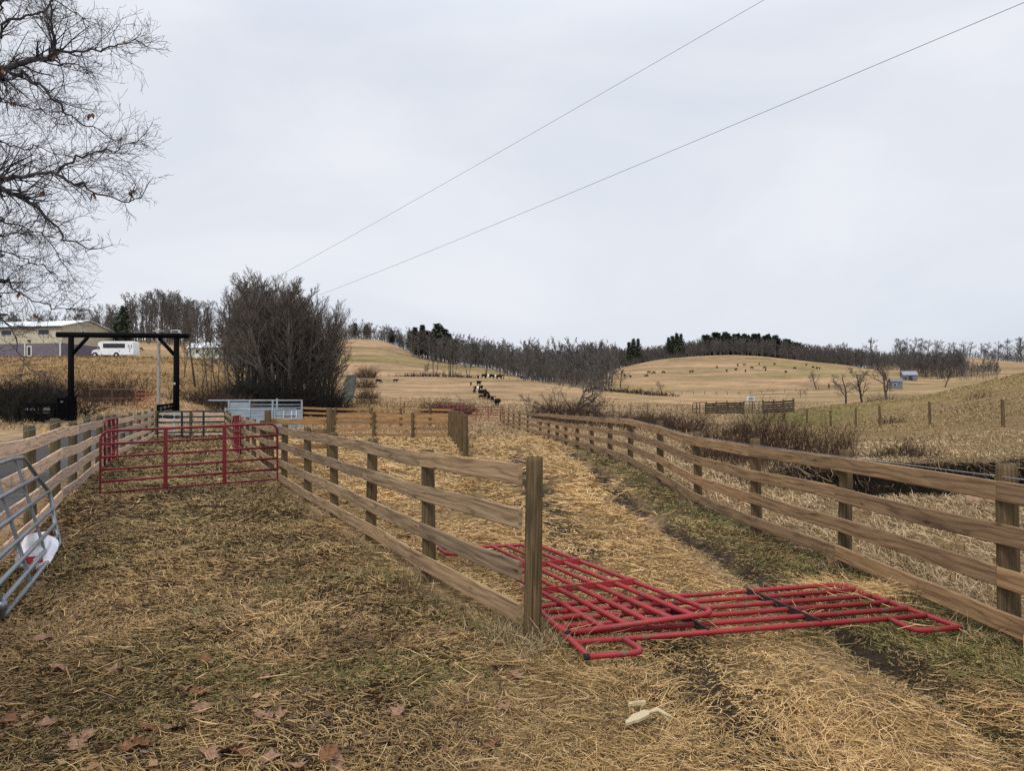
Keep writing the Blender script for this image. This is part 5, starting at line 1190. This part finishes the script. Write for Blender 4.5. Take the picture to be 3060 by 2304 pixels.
herd = [(450,385,.8,0,90),(610,362,1,1,40),(725,368,1,2,10),(820,378,1,1,170),(915,355,1,2,30),(1040,370,1,1,10),(1680,402,1.0,1,0),(250,565,.6,0,100),(470,575,1,1,60),(430,735,1,2,20),(345,785,.7,0,110),(552,672,.7,0,95),(505,850,1,1,80),(585,845,1,1,70),(655,800,.8,1,90),(645,930,1,1,85),(690,875,.9,0,60),(740,970,.9,0,100),(530,940,.6,0,10),(860,1040,1.0,2,70)]
hl = [(1380 + x / 9.217, 1090 + y / 9.217, s, k, a) for x, y, s, k, a in herd] + [(1485,1214,.9,1,80),(1493,1206,.7,0,90),(1131,1146,.9,0,20),(1182,1143,.7,1,10)]
hl.sort(key=lambda q: q[1])
for i, (px, py, s, k, a) in enumerate(hl):
    yb = 318 if py < 1133 else None
    g = hit(px, py, 150) if yb is None else hit(px, py, 240, 318)
    kd = (cg, ck, cb)[k]; kd.put(0, g, R(a), s * 1.12, {0: 'black grazing cow', 1: 'black standing cow', 2: 'white-belted black cow'}[k] + ' on the near hill, %s down from the hilltop' % ordw(i + 1), 'cow', 'cattle on the near hill')
far = [(2150 + x / 6.32, 1070 + y / 6.32) for x, y in [(135,265),(310,240),(345,155),(470,150),(490,265),(610,205),(750,132),(850,205),(870,245),(1040,135),(1250,285),(1420,212),(1640,148),(1765,195),(1840,210),(1890,215)]] + [(1600 + x / 2.765, 950 + y / 2.765) for x, y in [(735,485),(785,495),(918,490),(937,460),(978,463),(1058,460),(1280,456),(1300,452),(1500,415)]]
far.sort()
for i, (px, py) in enumerate(far):
    g = hit(px, py, 410, 720); (ck if i % 3 == 0 else cg).put(0, g, rnd.uniform(0, 6.28), 1.15, 'tiny dark cow scattered over the cattle hill, %s from the gnarled tree side' % ordw(i + 1), 'cow', 'cattle on the far hill')

# ------------------------------------------------------------------ overhead wires
def wire(a, b, sag, label):
    pts = [a.lerp(b, t) - V((0, 0, sag * 4 * t * (1 - t))) for t in np.linspace(0, 1, 40)]
    o = MB().tube([p - a for p in pts], [.006 + .00008 * p.y for p in pts], 5).build('overhead_wire', M['line']); o.location = a; tag(o, label, 'wire')
a1, b1 = P(830, 826, 84), P(2257, 0, 30); a2, b2 = P(955, 881, 84), P(3040, 0, 18)
ext = lambda a, b, k: b + (b - a) * k
wire(a1, ext(a1, b1, .35), .22, 'upper overhead wire crossing the sky from the thicket')
wire(a2, ext(a2, b2, .2), .2, 'lower overhead wire slanting down to the thicket')

# ------------------------------------------------------------------ fallen leaves, wood and clods
def leaf_mesh(seed):
    rnd = random.Random(seed); n = 9; L = .13; out = []
    for i in range(n + 1):
        t = i / n; w = math.sin(math.pi * min(1, t * .95 + .04)) ** .8 * .042 * (1 + .45 * math.sin(t * 19 + seed)); out.append((t * L - L / 2, w))
    vs, fs = [], []
    cu = rnd.uniform(1, 4); tw = rnd.uniform(-.6, .6)
    for (x, w) in out:
        for s in (-1, -.5, 0, .5, 1):
            y = s * w; z = cu * (y * y) * 3 + 1.4 * x * x * rnd.uniform(.7, 1.3) + tw * x * y * 5 + .004 * math.sin(40 * x + 3 * s); vs.append((x, y, z))
    for q in range(len(vs)):
        x_, y_, z_ = vs[q]; vs[q] = (x_ + .006 * math.sin(60 * y_ + seed), y_ * (1 + .25 * math.sin(seed * 3 + 50 * x_)), z_ + .012 * math.sin(seed + 33 * x_ + 45 * y_) + (.5 if seed % 2 else .2) * max(0, x_) ** 1.5)
    for i in range(n):
        for k in range(4): b = i * 5 + k; fs.append((b, b + 1, b + 6, b + 5))
    b = len(vs); vs += [(-L / 2, -.002, .012), (-L / 2, .002, .012), (-L / 2 - .035, .001, .018)]
    me = bpy.data.meshes.new('leaf'); me.from_pydata(vs, [], fs + [(b, b + 1, b + 2)]); me.polygons.foreach_set('use_smooth', [True] * len(me.polygons)); me.update(); return me
LM = []
for s in range(5):
    for k in ('leafdead', 'leafpink'):
        me = leaf_mesh(s); me.materials.append(M[k]); LM.append(me)
LV = [(515,2168,1.7,1),(800,2012,1.3,1),(265,2185,1.6,1),(225,2215,1.3,1),(400,2225,1.4,0),(182,1995,1.3,1),(160,2000,1,0),(340,1996,1,1),(610,1960,1.2,0),(600,2044,1.3,0),(555,2040,1,1),(790,2130,1.4,1),(830,2135,1.2,1),(600,2105,1.2,1),(690,2240,1.3,1),(720,2245,1.3,0),(625,2250,1.2,1),(810,2265,1.4,1),(980,2250,1.3,0),(1290,1810,1.1,1),(1170,1915,1.2,1),(1480,1985,1.3,1),(1540,2020,1.4,1),(1350,1890,1.1,1),(1195,2130,1.2,1),(1508,2130,1.0,1),(2478,2202,1.4,0),(270,1645,1.1,1),(255,1670,1.1,0),(410,1695,1.2,1),(120,1740,1.2,1),(175,1765,1.1,1),(150,2145,1.2,1),(90,1870,1.5,1),(130,1915,1.4,1),(330,1610,1,0),(1110,2075,1,0),(650,2010,.9,0),(445,2160,1.2,0),(1470,2230,1.2,0),(30,2130,1.2,0),(1010,2280,1.3,1),(890,2290,1.2,1)]
LV.sort(key=lambda q: (q[1] // 90, q[0]))
rows = {}
for px, py, s, k in LV: rows.setdefault(int(py // 90), []).append((px, py, s, k))
nr = len(rows)
for ri, key in enumerate(sorted(rows, reverse=True)):
    for ci, (px, py, s, k) in enumerate(sorted(rows[key])):
        Y = F * (H - .03) / (py - HY); x = (px - CX) / F * Y; o = bpy.data.objects.new('fallen_leaf', LM[(ri * 3 + ci) % 5 * 2 + k]); C.objects.link(o)
        o.location = (x, Y, hz(x, Y) + .024); o.rotation_euler = (rnd.gauss(0, .25), rnd.gauss(0, .25), rnd.uniform(0, 6.28)); s *= .72; o.scale = (s, s, s)
        tag(o, ('pale pinkish' if k else 'dark brown') + ' fallen oak leaf, %s from the left in the %s row of leaves' % (ordw(ci + 1), ordw(ri + 1) + ' nearest' if ri else 'nearest'), 'leaf', 'fallen leaves in the pen')
# leaf litter too small to count
n_ = 5200; x = RNG.uniform(-9, 1.4, n_); y = RNG.uniform(2.8, 16, n_); k = (x < xc(y) + .2) & (x > xl(y)) & (RNG.random(n_) < sst(.35, .6, fbm(x, y, 1.3, 77))); x, y = x[k], y[k]; n_ = len(x)
s = RNG.uniform(.009, .032, n_); a = RNG.uniform(0, 6.28, n_); z = h(x, y) + RNG.uniform(.015, .04, n_); c, sn = np.cos(a), np.sin(a); t = RNG.uniform(-.6, .6, n_)
q = [(-1, -.6, -.4), (1, -.5, .2), (1.1, .6, .5), (-.9, .7, .0)]
v = np.stack([np.stack([x + s * (qx * c - qy * sn), y + s * (qx * sn + qy * c), z + s * qz * t], 1) for qx, qy, qz in q], 1).reshape(-1, 3)
f = (np.arange(n_) * 4)[:, None] + np.array([[0, 1, 2, 3]]); col = np.repeat(pal(n_, [(.20, .11, .055), (.28, .165, .09), (.085, .05, .03)], [2, 1.3, 2.2]), 4, 0)
o = npmesh('leaf_litter', v, f, M['straw'], col); tag(o, 'crumbled brown leaf litter scattered over the pen', 'leaf litter', None, 'stuff')
# dung and mud clods
n_ = 900; vs, fs, o_ = [], [], 0
for _ in range(n_):
    y0 = 3 + 15 * random.random() ** 1.4; x0 = random.uniform(xl(y0) + .2, 3.0) if random.random() < .7 else float(np.interp(y0, [p[1] for p in RUT1], [p[0] for p in RUT1])) + random.gauss(0, .13)
    s = random.uniform(.008, .026); k = 7; z0 = hz(x0, y0); vs.append((x0, y0, z0 + s * .9)); vs += [(x0 + math.cos(g) * s * random.uniform(.6, 1.4), y0 + math.sin(g) * s * random.uniform(.6, 1.4), z0 + random.uniform(0, .5) * s) for g in np.linspace(0, 5.4, k)]
    fs += [(o_, o_ + 1 + q, o_ + 1 + (q + 1) % k) for q in range(k)]; o_ += k + 1
o = npmesh('mud', np.array(vs), np.array(fs), M['soil'], None, None, True); tag(o, 'dark mud clods and droppings over the trodden ground', 'mud', None, 'stuff')
# broken pale wood
def wood_bits():
    g = lambda px, py, z: (lambda Y: V(((px - CX) / F * Y, Y, hz((px - CX) / F * Y, Y) + z)))(F * (H - .04) / (py - HY))
    rt = thing('broken_branch', g(1900, 2180, 0), 'split pale piece of broken branch lying on the straw', 'branch')
    a, b = g(1868, 2188, .05), g(1932, 2150, .07); d = (b - a).normalized(); n = V((-d.y, d.x, 0))
    MB().prism([a - n * .004, a.lerp(b, .12) - n * .016, a.lerp(b, .3) - n * .022, a.lerp(b, .36) - n * .031, a.lerp(b, .8) - n * .036, b - n * .022, b + d * .012, b + n * .02, a.lerp(b, .7) + n * .022, a.lerp(b, .62) + n * .03, a.lerp(b, .3) + n * .018, a.lerp(b, .1) + n * .012], (0, 0, .014)).build('slab', M['split'], rt)
    MB().tube([b, b + V((.06, .015, .012)), g(1985, 2150, .075), g(2014, 2154, .06)], [.011, .013, .012, .006], 6).build('strip', M['split'], rt)
    c = g(1900, 2108, .05); rt = thing('wood_chip', c, 'small pale wood chip lying behind the broken branch', 'wood chip')
    MB().prism([c + V((-.045, -.015, 0)), c + V((.05, -.012, .01)), c + V((.055, .014, .012)), c + V((-.03, .02, 0))], (0, 0, .014)).build('chip', M['split'], rt)
    MB().prism([c + V((-.02, -.012, .015)), c + V((.04, -.01, .02)), c + V((.035, .008, .02))], (0, 0, .008)).build('splinter', M['split'], rt)
wood_bits()
p = G(2935, 13.0); o = MB(); 
o.lathe((0, 0, 0), (0, 0, 1), [(-.05, .2), (.06, .24), (.13, .17), (.16, .05)], 9); ob = o.build('rock', M['rock']); ob.location = p; ob.scale = (1.3, .8, .9); tag(ob, 'tan rock lying at the edge of the dark creek bed', 'rock')

# ------------------------------------------------------------------ sky, sun, camera
sc = bpy.context.scene
w = bpy.data.worlds.new('World'); sc.world = w; w.use_nodes = True; nt = w.node_tree; L = nt.links.new
bg = nt.nodes['Background']; sky = nd(nt, 'ShaderNodeTexSky'); sky.sky_type = 'NISHITA'; sky.sun_disc = False
EL, AZ = R(48), R(205); sky.sun_elevation = EL; sky.sun_rotation = AZ
tc = nd(nt, 'ShaderNodeTexCoord'); mp = nd(nt, 'ShaderNodeMapping'); mp.inputs['Scale'].default_value = (1, 1, 2.6); L(tc.outputs['Generated'], mp.inputs[0])
nz = noise(nt, mp.outputs[0], 1.7, 6, .52, .5)
cl = ramp(nt, nz, [(.3, (6.65, 7.05, 7.95)), (.5, (7.35, 7.7, 8.4)), (.7, (8.3, 8.5, 8.95))])
mx = mixc(nt, 'MIX', .94, sky.outputs[0], cl)
sz = nd(nt, 'ShaderNodeSeparateXYZ'); L(tc.outputs['Generated'], sz.inputs[0])
zen = ramp(nt, sz.outputs[2], [(0, (.97, .97, .97)), (.42, (1.0, 1.0, 1.0)), (.62, (1.35, 1.35, 1.35)), (1.0, (1.75, 1.75, 1.75))])   # an overcast sky is brighter overhead
mx = mixc(nt, 'MULTIPLY', 1.0, mx, zen); L(mx, bg.inputs['Color']); bg.inputs['Strength'].default_value = .089
sun = bpy.data.lights.new('sun', 'SUN'); sun.energy = 1.5; sun.angle = R(11); sun.color = (1, .96, .9)
so = bpy.data.objects.new('sun', sun); C.objects.link(so)
dirv = V((math.sin(AZ) * math.cos(EL), math.cos(AZ) * math.cos(EL), math.sin(EL))); so.rotation_euler = dirv.to_track_quat('Z', 'Y').to_euler()
cam = bpy.data.cameras.new('camera'); co = bpy.data.objects.new('camera', cam); C.objects.link(co); co.location = (0, 0, H); co.rotation_euler = (R(90), 0, 0)
cam.sensor_fit = 'HORIZONTAL'; cam.sensor_width = 36; cam.lens = 36 * F / 3060; cam.shift_y = (HY - 1152) / 3060; cam.clip_end = 5000; cam.clip_start = .05
sc.camera = co
sc.view_settings.view_transform = 'Standard'; sc.view_settings.look = 'None'; sc.view_settings.exposure = 0.25
sc.render.engine = 'CYCLES'; cy = sc.cycles; cy.max_bounces = 4; cy.diffuse_bounces = 2; cy.glossy_bounces = 2; cy.transmission_bounces = 2; cy.use_denoising = False
